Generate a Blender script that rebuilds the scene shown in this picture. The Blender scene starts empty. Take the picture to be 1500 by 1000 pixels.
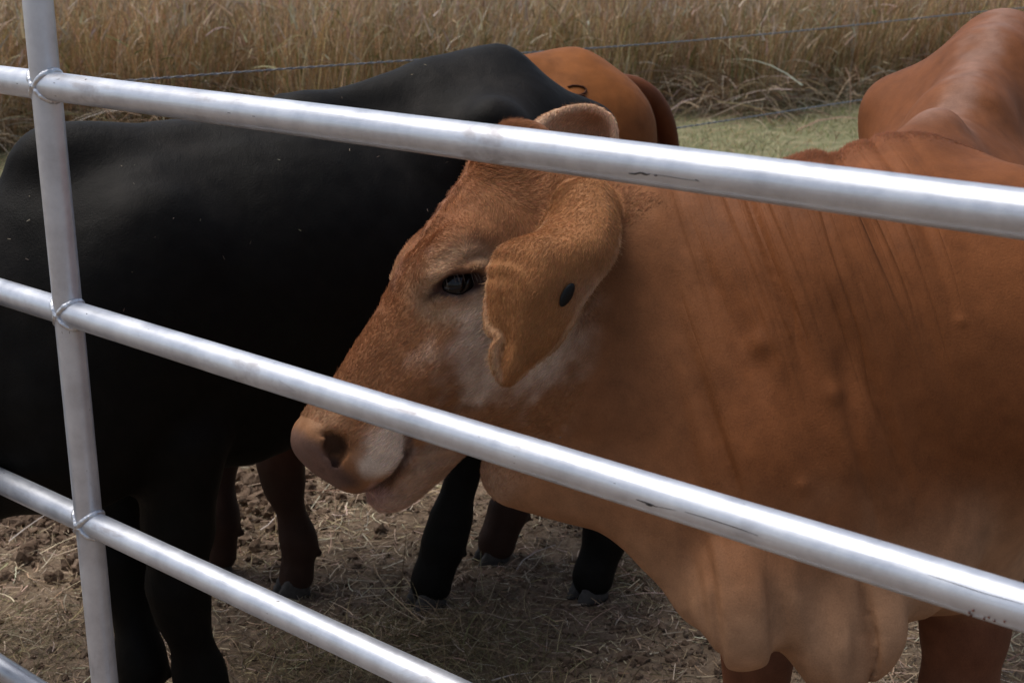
import bpy, bmesh, math, random, time
import numpy as np
from mathutils import Vector, Matrix
from mathutils.kdtree import KDTree
T0 = time.time()
random.seed(7)
rng = np.random.default_rng(7)
SC = bpy.context.scene
COL = SC.collection

# ------------------------------------------------------------------ camera, sky, sun, exposure
FPX = 2000.0                       # focal length in photograph pixels (1500 wide)
PITCH = math.radians(16.98)
CAMZ = 1.6
cam_data = bpy.data.cameras.new('camera')
cam_data.sensor_width = 36.0
cam_data.lens = 36.0 * FPX / 1500.0
cam_data.clip_start = 0.05
cam_data.clip_end = 400
cam_data.dof.use_dof = True
cam_data.dof.focus_distance = 2.05
cam_data.dof.aperture_fstop = 11
cam = bpy.data.objects.new('camera', cam_data)
COL.objects.link(cam)
cam.location = (0, 0, CAMZ)
cam.rotation_euler = (math.pi / 2 - PITCH, 0, 0)
SC.camera = cam

SUN_EL, SUN_AZ = math.radians(66), math.radians(-62)    # azimuth measured from +Y towards +X
world = bpy.data.worlds.new('World')
SC.world = world
world.use_nodes = True
wn = world.node_tree
wn.nodes.clear()
sky = wn.nodes.new('ShaderNodeTexSky')
sky.sky_type = 'NISHITA'
sky.sun_disc = False
sky.sun_elevation = SUN_EL
sky.sun_rotation = SUN_AZ
sky.air_density = 1.0
sky.dust_density = 3.0
sky.ozone_density = 1.0
hs = wn.nodes.new('ShaderNodeHueSaturation')
hs.inputs['Saturation'].default_value = 0.8
bg = wn.nodes.new('ShaderNodeBackground')
bg.inputs['Strength'].default_value = 0.08
wo = wn.nodes.new('ShaderNodeOutputWorld')
wn.links.new(sky.outputs[0], hs.inputs['Color'])
wn.links.new(hs.outputs[0], bg.inputs[0])
wn.links.new(bg.outputs[0], wo.inputs[0])
sl = bpy.data.lights.new('sun', 'SUN')
sl.energy = 1.5
sl.angle = math.radians(40)
sl.color = (1.0, 0.96, 0.9)
so = bpy.data.objects.new('sun', sl)
COL.objects.link(so)
sd = Vector((math.sin(SUN_AZ) * math.cos(SUN_EL), math.cos(SUN_AZ) * math.cos(SUN_EL), math.sin(SUN_EL)))
so.rotation_euler = sd.to_track_quat('Z', 'Y').to_euler()
so.location = (0, 0, 12)
SC.view_settings.view_transform = 'Standard'
SC.view_settings.look = 'None'
SC.view_settings.exposure = 0.98
SC.view_settings.gamma = 1.0
SC.view_settings.use_curve_mapping = False
SC.cycles.max_bounces = 6
SC.cycles.use_denoising = True
SC.cycles.preview_samples = 8

# ------------------------------------------------------------------ small helpers
CF = np.array([0, math.cos(PITCH), -math.sin(PITCH)])
CD = np.array([0, -math.sin(PITCH), -math.cos(PITCH)])
CR = np.array([1.0, 0, 0])

def C(px, py, zc):
    """a place in the pen, given by how it lies from where the photographer stood"""
    return np.array([0, 0, CAMZ]) + (CR * (px - 750) / FPX + CD * (py - 500) / FPX + CF) * zc

def nrm(v):
    v = np.asarray(v, float)
    return v / np.linalg.norm(v, axis=-1, keepdims=True)

def props(o, label=None, cat=None, group=None, kind=None):
    if label: o['label'] = label
    if cat: o['category'] = cat
    if group: o['group'] = group
    if kind: o['kind'] = kind
    return o

def empty(name, loc=(0, 0, 0)):
    o = bpy.data.objects.new(name, None)
    o.empty_display_size = 0.1
    o.location = loc
    COL.objects.link(o)
    return o

def adopt(o, parent):
    """parent keeps world placement (parents here are unrotated, unscaled)"""
    o.parent = parent
    if parent is not None:
        w = Vector((0, 0, 0))
        p = parent
        while p is not None:
            w += p.location
            p = p.parent
        o.location = Vector(o.location) - w

def mesh_np(name, V, F, mat, parent=None, smooth=True, attrs=None):
    """V (n,3), F (m,3|4) numpy -> one mesh object; attrs {name: (n,3|4) colour or (n,) float} on points"""
    V = np.asarray(V, np.float32)
    F = np.asarray(F, np.int32)
    me = bpy.data.meshes.new(name)
    k = F.shape[1]
    me.vertices.add(len(V)); me.vertices.foreach_set('co', V.ravel())
    me.loops.add(F.size); me.loops.foreach_set('vertex_index', F.ravel())
    me.polygons.add(len(F))
    me.polygons.foreach_set('loop_start', np.arange(0, F.size, k, dtype=np.int32))
    me.polygons.foreach_set('use_smooth', np.full(len(F), smooth, bool))
    me.update(calc_edges=True)
    for an, a in (attrs or {}).items():
        a = np.asarray(a, np.float32)
        if a.ndim == 1:
            at = me.attributes.new(an, 'FLOAT', 'POINT'); at.data.foreach_set('value', a)
        else:
            if a.shape[1] == 3: a = np.concatenate([a, np.ones((len(a), 1), np.float32)], 1)
            at = me.attributes.new(an, 'FLOAT_COLOR', 'POINT'); at.data.foreach_set('color', a.ravel())
    if mat: me.materials.append(mat)
    o = bpy.data.objects.new(name, me)
    COL.objects.link(o)
    if parent is not None: adopt(o, parent)
    return o

# value noise in numpy
def _h(ix, iy, iz, s):
    n = (ix * 374761393 + iy * 668265263 + iz * 2147483647 + s * 974634777) & 0xffffffff
    n = ((n ^ (n >> 13)) * 1274126177) & 0xffffffff
    n = (n ^ (n >> 16)) & 0xffffffff
    return n.astype(np.float64) / 2147483647.5 - 1.0

def vnoise(P, s=0):
    P = np.asarray(P, float)
    i = np.floor(P).astype(np.int64)
    f = P - i
    f = f * f * (3 - 2 * f)
    r = 0
    for a in (0, 1):
        wa = f[:, 0] if a else 1 - f[:, 0]
        for b in (0, 1):
            wb = f[:, 1] if b else 1 - f[:, 1]
            for c in (0, 1):
                wc = f[:, 2] if c else 1 - f[:, 2]
                r = r + wa * wb * wc * _h(i[:, 0] + a, i[:, 1] + b, i[:, 2] + c, s)
    return r

def fbm(P, octv=4, s=0, gain=0.5):
    r = 0; a = 1.0; t = 0
    for k in range(octv):
        r = r + a * vnoise(P * 2.0 ** k + 17.3 * k, s + k); t += a; a *= gain
    return r / t

def sstep(a, b, x):
    t = np.clip((x - a) / (b - a), 0, 1)
    return t * t * (3 - 2 * t)

# ------------------------------------------------------------------ node helpers
class NT:
    def __init__(s, name):
        s.m = bpy.data.materials.new(name); s.m.use_nodes = True
        s.t = s.m.node_tree; s.t.nodes.clear()
        s.out = s.t.nodes.new('ShaderNodeOutputMaterial')
        s.b = s.t.nodes.new('ShaderNodeBsdfPrincipled')
        s.t.links.new(s.b.outputs[0], s.out.inputs[0])
    def n(s, typ, ins=None, **kw):
        x = s.t.nodes.new(typ)
        for k, v in kw.items(): setattr(x, k, v)
        for k, v in (ins or {}).items():
            if isinstance(v, bpy.types.NodeSocket): s.t.links.new(v, x.inputs[k])
            else: x.inputs[k].default_value = v
        return x
    def set(s, **kw):
        for k, v in kw.items():
            k = k.replace('_', ' ')
            if isinstance(v, bpy.types.NodeSocket): s.t.links.new(v, s.b.inputs[k])
            else: s.b.inputs[k].default_value = v
    def noise(s, scale, detail=4, rough=0.55, vec=None, dist=0):
        i = {'Scale': scale, 'Detail': detail, 'Roughness': rough, 'Distortion': dist}
        if vec is not None: i['Vector'] = vec
        return s.n('ShaderNodeTexNoise', i).outputs['Fac']
    def ramp(s, fac, stops):
        r = s.n('ShaderNodeValToRGB', {'Fac': fac})
        e = r.color_ramp.elements
        while len(e) < len(stops): e.new(0.5)
        for q, (p, c) in zip(e, stops):
            q.position = p; q.color = (*c, 1) if len(c) == 3 else c
        return r.outputs[0]
    def mix(s, fac, a, b, mode='MIX'):
        x = s.t.nodes.new('ShaderNodeMix'); x.data_type = 'RGBA'; x.blend_type = mode
        for i, v in ((0, fac), (6, a), (7, b)):
            if isinstance(v, bpy.types.NodeSocket): s.t.links.new(v, x.inputs[i])
            else: x.inputs[i].default_value = (*v, 1) if isinstance(v, tuple) and len(v) == 3 else v
        return x.outputs[2]
    def math(s, op, a, b=0.0):
        x = s.t.nodes.new('ShaderNodeMath'); x.operation = op
        for i, v in ((0, a), (1, b)):
            if isinstance(v, bpy.types.NodeSocket): s.t.links.new(v, x.inputs[i])
            else: x.inputs[i].default_value = v
        return x.outputs[0]
    def attr(s, name):
        return s.n('ShaderNodeAttribute', attribute_name=name)
    def obj(s, scale=None):
        tc = s.n('ShaderNodeTexCoord').outputs['Object']
        if scale: tc = s.n('ShaderNodeMapping', {'Vector': tc, 'Scale': scale}).outputs[0]
        return tc
    def bump(s, h, strength=0.5, dist=0.01, normal=None):
        i = {'Height': h, 'Strength': strength, 'Distance': dist}
        if normal is not None: i['Normal'] = normal
        return s.n('ShaderNodeBump', i).outputs[0]

# ------------------------------------------------------------------ implicit surfaces (bodies grown as one skin)
class Field:
    """a list of primitives joined by smooth unions and cuts; grown into one closed skin"""
    def __init__(s): s.p = []
    def add(s, fn, k=0.03, op='u'): s.p.append((fn, k, op)); return s
    def ell(s, c, ax, r, k=0.03, op='u'):
        c = np.asarray(c, float); ax = np.asarray(ax, float); r = np.asarray(r, float)
        def fn(P):
            q = (P - c) @ ax.T / r
            k0 = np.sqrt((q * q).sum(-1)) + 1e-9
            q2 = q / r
            k1 = np.sqrt((q2 * q2).sum(-1)) + 1e-9
            return k0 * (k0 - 1) / k1
        return s.add(fn, k, op)
    def cone(s, a, b, ra, rb, k=0.03, op='u'):
        a = np.asarray(a, float); b = np.asarray(b, float); d = b - a; L = d @ d
        def fn(P):
            v = P - a
            h = np.clip(v @ d / L, 0, 1)
            w = v - h[:, None] * d
            return np.sqrt((w * w).sum(-1)) - (ra + (rb - ra) * h)
        return s.add(fn, k, op)
    def flat(s, a, b, ra, rb, side, q, k=0.03, op='u'):
        """tapered limb flattened along `side`: half-width there is q times the radius"""
        a = np.asarray(a, float); b = np.asarray(b, float); side = nrm(side)
        M = np.eye(3) + (1 / q - 1) * np.outer(side, side)
        a2, b2 = M @ a, M @ b
        d = b2 - a2; L = d @ d
        def fn(P):
            X = P @ M.T
            v = X - a2
            h = np.clip(v @ d / L, 0, 1)
            w = v - h[:, None] * d
            n = np.sqrt((w * w).sum(-1)) + 1e-9
            g = w / n[:, None]
            gl = np.sqrt(((g @ M) ** 2).sum(-1))
            return (n - (ra + (rb - ra) * h)) / gl
        return s.add(fn, k, op)
    def chain(s, pts, rad, k=0.03, op='u', side=None, q=1.0):
        for i in range(len(pts) - 1):
            if side is None: s.cone(pts[i], pts[i + 1], rad[i], rad[i + 1], k, op)
            else: s.flat(pts[i], pts[i + 1], rad[i], rad[i + 1], side, q, k, op)
        return s
    def sheet(s, G, thick, k=0.012):
        """G (nu,nv,3) points of a curved leaf, thick (nu,nv) half-thickness"""
        # refine bilinearly
        G = np.asarray(G, float)
        def up(A, n):
            m = A.shape[0]
            x = np.linspace(0, m - 1, n); i = np.clip(np.floor(x).astype(int), 0, m - 2); f = (x - i)
            # Catmull-Rom
            g = lambda j: A[np.clip(j, 0, m - 1)]
            sh = (n,) + (1,) * (A.ndim - 1); f = f.reshape(sh)
            p0, p1, p2, p3 = g(i - 1), g(i), g(i + 1), g(i + 2)
            return 0.5 * (2 * p1 + (p2 - p0) * f + (2 * p0 - 5 * p1 + 4 * p2 - p3) * f ** 2 + (3 * p1 - p0 - 3 * p2 + p3) * f ** 3)
        nu, nv = 80, 50
        G = up(G, nu); G = np.swapaxes(up(np.swapaxes(G, 0, 1), nv), 0, 1)
        t = up(np.asarray(thick, float), nu); t = up(t.T, nv).T
        du = np.gradient(G, axis=0); dv = np.gradient(G, axis=1)
        N = np.cross(du, dv); N /= np.linalg.norm(N, axis=-1, keepdims=True) + 1e-12
        P = G.reshape(-1, 3); N = N.reshape(-1, 3); t = t.ravel()
        hsz = 0.6 * max(np.linalg.norm(du, axis=-1).mean(), np.linalg.norm(dv, axis=-1).mean())
        kd = KDTree(len(P))
        for i, p in enumerate(P): kd.insert(p, i)
        kd.balance()
        cen = P.mean(0); R = np.linalg.norm(P - cen, axis=1).max()
        def fn(Q):
            out = np.linalg.norm(Q - cen, axis=1) - R
            m = np.nonzero(out < 0.05)[0]
            if len(m):
                idx = np.fromiter((kd.find(q)[1] for q in Q[m]), int, len(m))
                v = Q[m] - P[idx]
                a = (v * N[idx]).sum(-1)
                vt = v - a[:, None] * N[idx]
                b = np.maximum(np.linalg.norm(vt, axis=-1) - hsz, 0)
                out[m] = np.sqrt(a * a + b * b) - t[idx]
            return np.maximum(out, -0.02)
        s.G = G
        return s.add(fn, k, 'u')
    def _ev(s, P):
        """evaluate for a compact cloud of points"""
        c = (P.min(0) + P.max(0)) / 2
        r = np.linalg.norm(P - c, axis=1).max() + 1e-6
        dc = [fn(c[None])[0] for fn, k, op in s.p]
        du = min(d for d, (f, k, o) in zip(dc, s.p) if o == 'u')
        D = None
        for d, (fn, k, op) in zip(dc, s.p):
            if op == 'u':
                if d - r * 1.25 > du + r * 1.25 + 2 * k and d > 0.02: continue
                x = fn(P)
                if D is None: D = x
                else:
                    h = np.clip(0.5 + 0.5 * (D - x) / k, 0, 1)
                    D = D * (1 - h) + x * h - k * h * (1 - h)
            else:
                if d > r * 1.3 + k or D is None: continue
                x = -fn(P)
                h = np.clip(0.5 - 0.5 * (D - x) / k, 0, 1)
                D = D * (1 - h) + x * h + k * h * (1 - h)
        if D is None: D = np.full(len(P), du)
        return D
    def ev(s, P, cell=0.12):
        P = np.asarray(P, float)
        q = np.floor(P / cell).astype(np.int64) + 500
        key = (q[:, 0] * 1000 + q[:, 1]) * 1000 + q[:, 2]
        o = np.argsort(key, kind='stable')
        ks = key[o]
        cut = np.nonzero(np.diff(ks))[0] + 1
        D = np.empty(len(P))
        for seg in np.split(o, cut): D[seg] = s._ev(P[seg])
        return D
    def grad(s, P, e=0.002):
        g = np.empty_like(P)
        for a in range(3):
            d = np.zeros(3); d[a] = e
            g[:, a] = s.ev(P + d) - s.ev(P - d)
        return g / (2 * e)
    def grow(s, lo, hi, h, steps=2):
        """surface nets on the blocks near the surface -> V, F, N"""
        lo = np.asarray(lo, float); B = 8; bs = B * h
        n = np.ceil((np.asarray(hi) - lo) / bs).astype(int)
        I = np.stack(np.meshgrid(*[np.arange(k) for k in n], indexing='ij'), -1).reshape(-1, 3)
        d = s.ev(lo + (I + 0.5) * bs, 0.3)
        I = I[np.abs(d) < bs * 1.25]
        c9 = np.stack(np.meshgrid(*[np.arange(B + 1)] * 3, indexing='ij'), -1).reshape(-1, 3)
        P = (I[:, None] * B + c9[None]).reshape(-1, 3)
        dim = n * B + 2
        D = s.ev(lo + P * h).reshape(-1, B + 1, B + 1, B + 1)
        sg = D < 0
        corners = [(a, b, c) for a in (0, 1) for b in (0, 1) for c in (0, 1)]
        cs = sum(sg[:, a:B + a, b:B + b, c:B + c].astype(np.int8) for a, b, c in corners)
        bi, x, y, z = np.nonzero((cs > 0) & (cs < 8))
        acc = np.zeros((len(bi), 3)); cnt = np.zeros(len(bi))
        for a in corners:
            for ax in range(3):
                if a[ax]: continue
                b = list(a); b[ax] = 1
                d0 = D[bi, x + a[0], y + a[1], z + a[2]]; d1 = D[bi, x + b[0], y + b[1], z + b[2]]
                m = (d0 < 0) != (d1 < 0)
                t = np.where(m, d0 / np.where(m, d0 - d1, 1), 0)
                p = np.array(a, float) + t[:, None] * (np.array(b) - np.array(a))
                acc += p * m[:, None]; cnt += m
        cell = I[bi] * B + np.stack([x, y, z], 1)
        V = lo + (cell + acc / cnt[:, None]) * h
        K = (cell[:, 0] * dim[1] + cell[:, 1]) * dim[2] + cell[:, 2]
        o = np.argsort(K); K = K[o]; V = V[o]
        quads = []
        for ax in range(3):
            e = [0, 0, 0]; e[ax] = 1
            s0 = sg[:, :B, :B, :B]
            s1 = sg[:, e[0]:B + e[0], e[1]:B + e[1], e[2]:B + e[2]]
            qi, x, y, z = np.nonzero(s0 != s1)
            flip = s0[qi, x, y, z]
            cc = I[qi] * B + np.stack([x, y, z], 1)
            u, v = [(1, 2), (2, 0), (0, 1)][ax]
            ids = []; ok = np.ones(len(cc), bool)
            for du, dv in ((0, 0), (-1, 0), (-1, -1), (0, -1)):
                c2 = cc.copy(); c2[:, u] += du; c2[:, v] += dv
                kk = (c2[:, 0] * dim[1] + c2[:, 1]) * dim[2] + c2[:, 2]
                j = np.clip(np.searchsorted(K, kk), 0, len(K) - 1)
                ok &= K[j] == kk
                ids.append(j)
            q = np.stack(ids, 1)
            q[~flip] = q[~flip][:, ::-1]
            quads.append(q[ok])
        F = np.concatenate(quads)
        for _ in range(steps):
            dd = s.ev(V); g = s.grad(V)
            G_ = g
            V = V - np.clip(dd, -h, h)[:, None] * g / np.maximum((g * g).sum(-1, keepdims=True), 0.25)
        used = np.zeros(len(V), bool); used[F.ravel()] = True
        mp = np.cumsum(used) - 1
        V = V[used]; F = mp[F]
        return V, F, nrm(G_[used] + 1e-9)
    def project(s, P, it=4):
        P = np.asarray(P, float).copy()
        for _ in range(it):
            dd = s.ev(P); g = s.grad(P)
            P -= np.clip(dd, -.03, .03)[:, None] * g / np.maximum((g * g).sum(-1, keepdims=True), 0.25)
        return P

def relax(V, F, it=1, lam=0.5):
    E = np.concatenate([F[:, [0, 1]], F[:, [1, 2]], F[:, [2, 3]], F[:, [3, 0]]])
    E = np.concatenate([E, E[:, ::-1]])
    cnt = np.bincount(E[:, 0], minlength=len(V)).astype(float)
    for _ in range(it):
        A = np.stack([np.bincount(E[:, 0], V[E[:, 1], a], minlength=len(V)) for a in range(3)], 1) / cnt[:, None]
        V = V + lam * (A - V)
    return V

# ------------------------------------------------------------------ materials
def mat_coat(name, rough=0.62, spec=0.25, sheen=0.0, bumpd=0.004, streak=0.25, folds=False):
    m = NT(name)
    col = m.attr('coat').outputs['Color']
    oc = m.obj()
    fine = m.noise(420, 3, 0.6, oc)
    mid = m.noise(26, 5, 0.6, oc)
    big = m.noise(5, 3, 0.5, oc)
    v = m.math('ADD', m.math('MULTIPLY', fine, 0.55), m.math('ADD', m.math('MULTIPLY', mid, 0.5), m.math('MULTIPLY', big, 0.3)))
    k = m.ramp(v, [(0.35, (1 - streak * 1.6,) * 3), (0.70, (1,) * 3), (0.95, (1 + streak,) * 3)])
    c = m.mix(1.0, col, k, 'MULTIPLY')
    # skin creases
    st = m.obj((1, 1, 0.16))
    h = m.math('ADD', m.math('MULTIPLY', m.noise(300, 3, 0.7, oc), 0.5), m.noise(34, 4, 0.55, st, 0.4))
    nb = m.bump(h, 0.35, bumpd)
    if folds:       # skin creases of the neck, in lengths along and down the neck
        fc = m.attr('foldco').outputs['Vector']; fm = m.attr('foldmask').outputs['Fac']
        def crease(sc, seed, wd):
            v = m.n('ShaderNodeMapping', {'Vector': fc, 'Scale': sc, 'Location': (seed, seed * .3, 0)}).outputs[0]
            x = m.n('ShaderNodeTexNoise', {'Vector': v, 'Scale': 1.0, 'Detail': 1.2, 'Roughness': .4}, noise_dimensions='3D').outputs['Fac']
            x = m.math('ABSOLUTE', m.math('SUBTRACT', x, .5))
            return m.ramp(m.math('DIVIDE', x, wd), [(0.0, (0, 0, 0)), (0.45, (.72,) * 3), (1.0, (1,) * 3)])
        c1 = crease((.62, .62, 1), 3, .095); c2 = crease((1.9, 1.5, 1), 11, .10)
        hh = m.math('MULTIPLY', m.math('ADD', c1, m.math('MULTIPLY', c2, .14)), fm)
        nb = m.bump(hh, 0.6, .0050, nb)
    m.set(Base_Color=c, Roughness=rough, Specular_IOR_Level=spec, Normal=nb)
    if sheen: m.set(Sheen_Weight=sheen, Sheen_Roughness=0.5, Sheen_Tint=(1, 0.8, 0.65, 1))
    return m.m

def mat_hair(name, rough=0.5, spec=0.25):
    m = NT(name)
    m.set(Base_Color=m.attr('coat').outputs['Color'], Roughness=rough, Specular_IOR_Level=spec)
    return m.m

def mat_flat(name, col, rough=0.6, spec=0.4, scale=60, var=0.25, metal=0, bump=0.3, bd=0.002):
    m = NT(name)
    oc = m.obj()
    n = m.noise(scale, 5, 0.6, oc)
    c = m.ramp(n, [(0.3, tuple(x * (1 - var) for x in col)), (0.7, tuple(x * (1 + var) for x in col))])
    m.set(Base_Color=c, Roughness=rough, Specular_IOR_Level=spec, Metallic=metal, Normal=m.bump(n, bump, bd))
    return m.m

def mat_pipe():
    m = NT('galvanised_pipe')
    uv = m.attr('along').outputs['Vector']       # x along the pipe, y round it
    lng = m.n('ShaderNodeMapping', {'Vector': uv, 'Scale': (5, 26, 1)}).outputs[0]
    brush = m.n('ShaderNodeMapping', {'Vector': uv, 'Scale': (14, 300, 1)}).outputs[0]
    oc = m.obj()
    a = m.noise(1.0, 6, 0.62, lng, 0.6)
    b = m.noise(1.0, 4, 0.6, brush)
    bl = m.noise(16, 6, 0.65, oc)
    fine = m.noise(220, 3, 0.6, oc)
    base = m.ramp(bl, [(0.3, (0.46, 0.48, 0.52)), (0.5, (0.58, 0.60, 0.64)), (0.7, (0.67, 0.69, 0.72))])
    # rubbed dirt, long scuffs
    sm = m.ramp(a, [(0.56, (0, 0, 0)), (0.64, (1, 1, 1))])
    sm2 = m.ramp(m.noise(9, 5, 0.7, oc), [(0.46, (0, 0, 0)), (0.58, (1, 1, 1))])
    dm = m.math('MULTIPLY', m.math('MULTIPLY', sm, sm2), 0.45)
    c = m.mix(dm, base, (0.24, 0.20, 0.19))
    spk = m.ramp(m.noise(75, 2, 0.5, m.n('ShaderNodeMapping', {'Vector': uv, 'Scale': (0.5, 1.6, 1)}).outputs[0]), [(0.735, (0, 0, 0)), (0.76, (1, 1, 1))])
    c = m.mix(m.math('MULTIPLY', spk, 0.7), c, (0.12, 0.10, 0.09))
    r = m.ramp(bl, [(0.3, (0.32,) * 3), (0.7, (0.46,) * 3)])
    h = m.math('ADD', m.math('MULTIPLY', b, 0.5), m.math('ADD', m.math('MULTIPLY', bl, 0.9), m.math('MULTIPLY', fine, 0.2)))
    m.set(Base_Color=c, Metallic=0.6, Roughness=m.math('ADD', r, m.math('MULTIPLY', dm, 0.4)), Specular_IOR_Level=0.5, Normal=m.bump(h, 0.22, 0.0016))
    return m.m

M_RED = mat_coat('red_brown_coat', 0.62, 0.10, 0.0, folds=True)
M_BLACK = mat_coat('black_coat', 0.62, 0.10, 0.0, bumpd=0.007, streak=0.5)
M_FAR = mat_coat('chestnut_coat', 0.6, 0.10, 0.0)
M_HAIR = mat_hair('coat_hair_strands', 0.55, 0.12)
M_PIPE = mat_pipe()
M_WELD = mat_flat('weld_bead', (0.62, 0.63, 0.65), 0.40, 0.5, 120, 0.2, 0.8, 0.7, 0.003)
M_EYE = mat_flat('eye_gloss', (0.006, 0.004, 0.004), 0.13, 0.28, 40, 0.1, 0, 0.0)
M_LID = mat_flat('dark_lid_skin', (0.03, 0.018, 0.014), 0.45, 0.4, 200, 0.2)
M_HOOF = mat_flat('hoof_horn', (0.045, 0.038, 0.033), 0.6, 0.35, 90, 0.35, 0, 0.6, 0.003)
M_TAG = mat_flat('black_rubber', (0.005, 0.005, 0.005), 0.5, 0.2, 90, 0.1)
M_WIRE = mat_flat('weathered_wire', (0.20, 0.21, 0.22), 0.5, 0.5, 60, 0.3, 0.5)
M_MARK = mat_flat('black_scrape', (0.035, 0.03, 0.028), 0.7, 0.2, 200, 0.3)
M_RUST = mat_flat('rust', (0.13, 0.055, 0.035), 0.8, 0.2, 200, 0.3)
M_POST = mat_flat('steel_picket', (0.10, 0.09, 0.08), 0.6, 0.4, 40, 0.3, 0.4)

# ------------------------------------------------------------------ ground
def gz(x, y):
    """height of the trampled ground"""
    x = np.asarray(x, float); y = np.asarray(y, float)
    P = np.stack([x, y, np.zeros_like(x)], -1).reshape(-1, 3)
    z = 0.018 * fbm(P * 1.6, 3, 3)
    near = sstep(14, 5, np.hypot(P[:, 0], P[:, 1] - 2))
    z += near * 0.010 * fbm(P * 9, 3, 11)
    # clods where the hooves have broken the soil
    pile = np.exp(-(((P[:, 0] + 1.5) / 0.62) ** 2 + ((P[:, 1] - 3.62) / 0.40) ** 2))
    pile += 0.8 * np.exp(-(((P[:, 0] + 0.72) / 0.20) ** 2 + ((P[:, 1] - 3.66) / 0.20) ** 2))
    m2 = sstep(0.0, 0.5, fbm(P * 2.1, 3, 29)) * 0.55 + 0.25
    cl = np.abs(fbm(P * 13, 2, 41)) + 0.55 * np.abs(fbm(P * 31, 2, 43))
    cl = 0.55 - cl * 1.6
    z += near * (0.034 * pile + 0.010 * m2) * cl
    z += near * 0.004 * fbm(P * 60, 2, 51)
    return z.reshape(x.shape)

def axis(lo, a, b, hi, step, g=1.13):
    mid = np.arange(a, b, step)
    out = [mid[-1]]; s = step
    while out[-1] < hi: s *= g; out.append(out[-1] + s)
    inn = [mid[0]]; s = step
    while inn[-1] > lo: s *= g; inn.append(inn[-1] - s)
    return np.concatenate([inn[:0:-1], mid, out[1:]])

def make_ground():
    xs = axis(-170, -1.75, 1.15, 170, 0.0075, 1.10)
    ys = axis(-60, 2.3, 4.7, 260, 0.0085, 1.09)
    X, Y = np.meshgrid(xs, ys, indexing='ij')
    Z = gz(X, Y)
    V = np.stack([X, Y, Z], -1).reshape(-1, 3)
    nx, ny = len(xs), len(ys)
    i = (np.arange(nx - 1)[:, None] * ny + np.arange(ny - 1)).ravel()
    F = np.stack([i, i + ny, i + ny + 1, i + 1], 1)
    green = sstep(5.4, 7.2, V[:, 1] + 0.25 * V[:, 0])
    m = NT('trampled_soil')
    oc = m.obj()
    g = m.attr('green').outputs['Fac']
    n1 = m.noise(2.2, 6, 0.6, oc); n2 = m.noise(22, 6, 0.65, oc); n3 = m.noise(150, 4, 0.6, oc)
    soil = m.ramp(n2, [(0.25, (0.085, 0.057, 0.037)), (0.5, (0.155, 0.108, 0.072)), (0.75, (0.25, 0.185, 0.13))])
    pale = m.ramp(n3, [(0.3, (0.12, 0.085, 0.055)), (0.7, (0.27, 0.205, 0.145))])
    soil = m.mix(m.ramp(n1, [(0.38, (0, 0, 0)), (0.62, (0.75, 0.75, 0.75))]), soil, pale)
    turf = m.ramp(m.noise(6, 6, 0.7, oc), [(0.3, (0.10, 0.112, 0.055)), (0.5, (0.165, 0.16, 0.085)), (0.7, (0.29, 0.24, 0.15))])
    c = m.mix(g, soil, turf)
    h = m.math('ADD', n2, m.math('MULTIPLY', n3, 0.4))
    m.set(Base_Color=c, Roughness=0.95, Specular_IOR_Level=0.15, Normal=m.bump(h, 0.7, 0.012))
    o = mesh_np('ground', V, F, m.m, attrs={'green': green})
    return props(o, kind='structure')
make_ground()

# ribbons: many thin blades as one mesh
def ribbons(base, direc, length, width, bend, segs, col, side=None, tip=0.15):
    """base (n,3); direc (n,3) unit start; bend (n,3) added to the tip quadratically; returns V,F,colour"""
    n = len(base)
    t = np.linspace(0, 1, segs + 1)[None, :, None]
    L = length[:, None, None]
    cen = base[:, None] + direc[:, None] * t * L + bend[:, None] * t ** 2 * L
    if side is None:
        r = nrm(rng.normal(size=(n, 3)))
        side = nrm(np.cross(direc, r) + 1e-6)
    w = width[:, None, None] * (1 - (1 - tip) * t ** 1.5) * 0.5
    A = cen - side[:, None] * w; B = cen + side[:, None] * w
    V = np.stack([A, B], 2).reshape(-1, 3)
    k = (np.arange(n)[:, None] * (segs + 1) + np.arange(segs)).ravel() * 2
    F = np.stack([k, k + 1, k + 3, k + 2], 1)
    Cc = np.repeat(col, (segs + 1) * 2, 0)
    return V, F, Cc

def mat_blade(name, trans=0.25, rough=0.7):
    m = NT(name)
    c = m.attr('tint').outputs['Color']
    n = m.noise(40, 3, 0.6, m.obj())
    k = m.ramp(n, [(0.3, (0.75,) * 3), (0.7, (1.2,) * 3)])
    c2 = m.mix(1.0, c, k, 'MULTIPLY')
    m.set(Base_Color=c2, Roughness=rough, Specular_IOR_Level=0.2)
    tr = m.n('ShaderNodeBsdfTranslucent', {'Color': c2})
    mx = m.n('ShaderNodeMixShader', {0: trans, 1: m.b.outputs[0], 2: tr.outputs[0]})
    m.t.links.new(mx.outputs[0], m.out.inputs[0])
    return m.m
M_GRASS = mat_blade('dry_grass_blade')
M_STRAW = mat_blade('straw_blade', 0.1)

def palette(n, cols, probs, jit=0.18):
    cols = np.array(cols)
    i = rng.choice(len(cols), n, p=np.array(probs) / sum(probs))
    c = cols[i] * (1 + jit * rng.normal(size=(n, 1)))
    return np.clip(c * (1 + 0.06 * rng.normal(size=(n, 3))), 0.01, 0.9)

def edge_y(x):
    return 11.6 + 0.42 * np.asarray(x) + 0.35 * np.sin(np.asarray(x) * 1.9 + 0.6) + 0.2 * np.sin(np.asarray(x) * 5.1)

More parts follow.
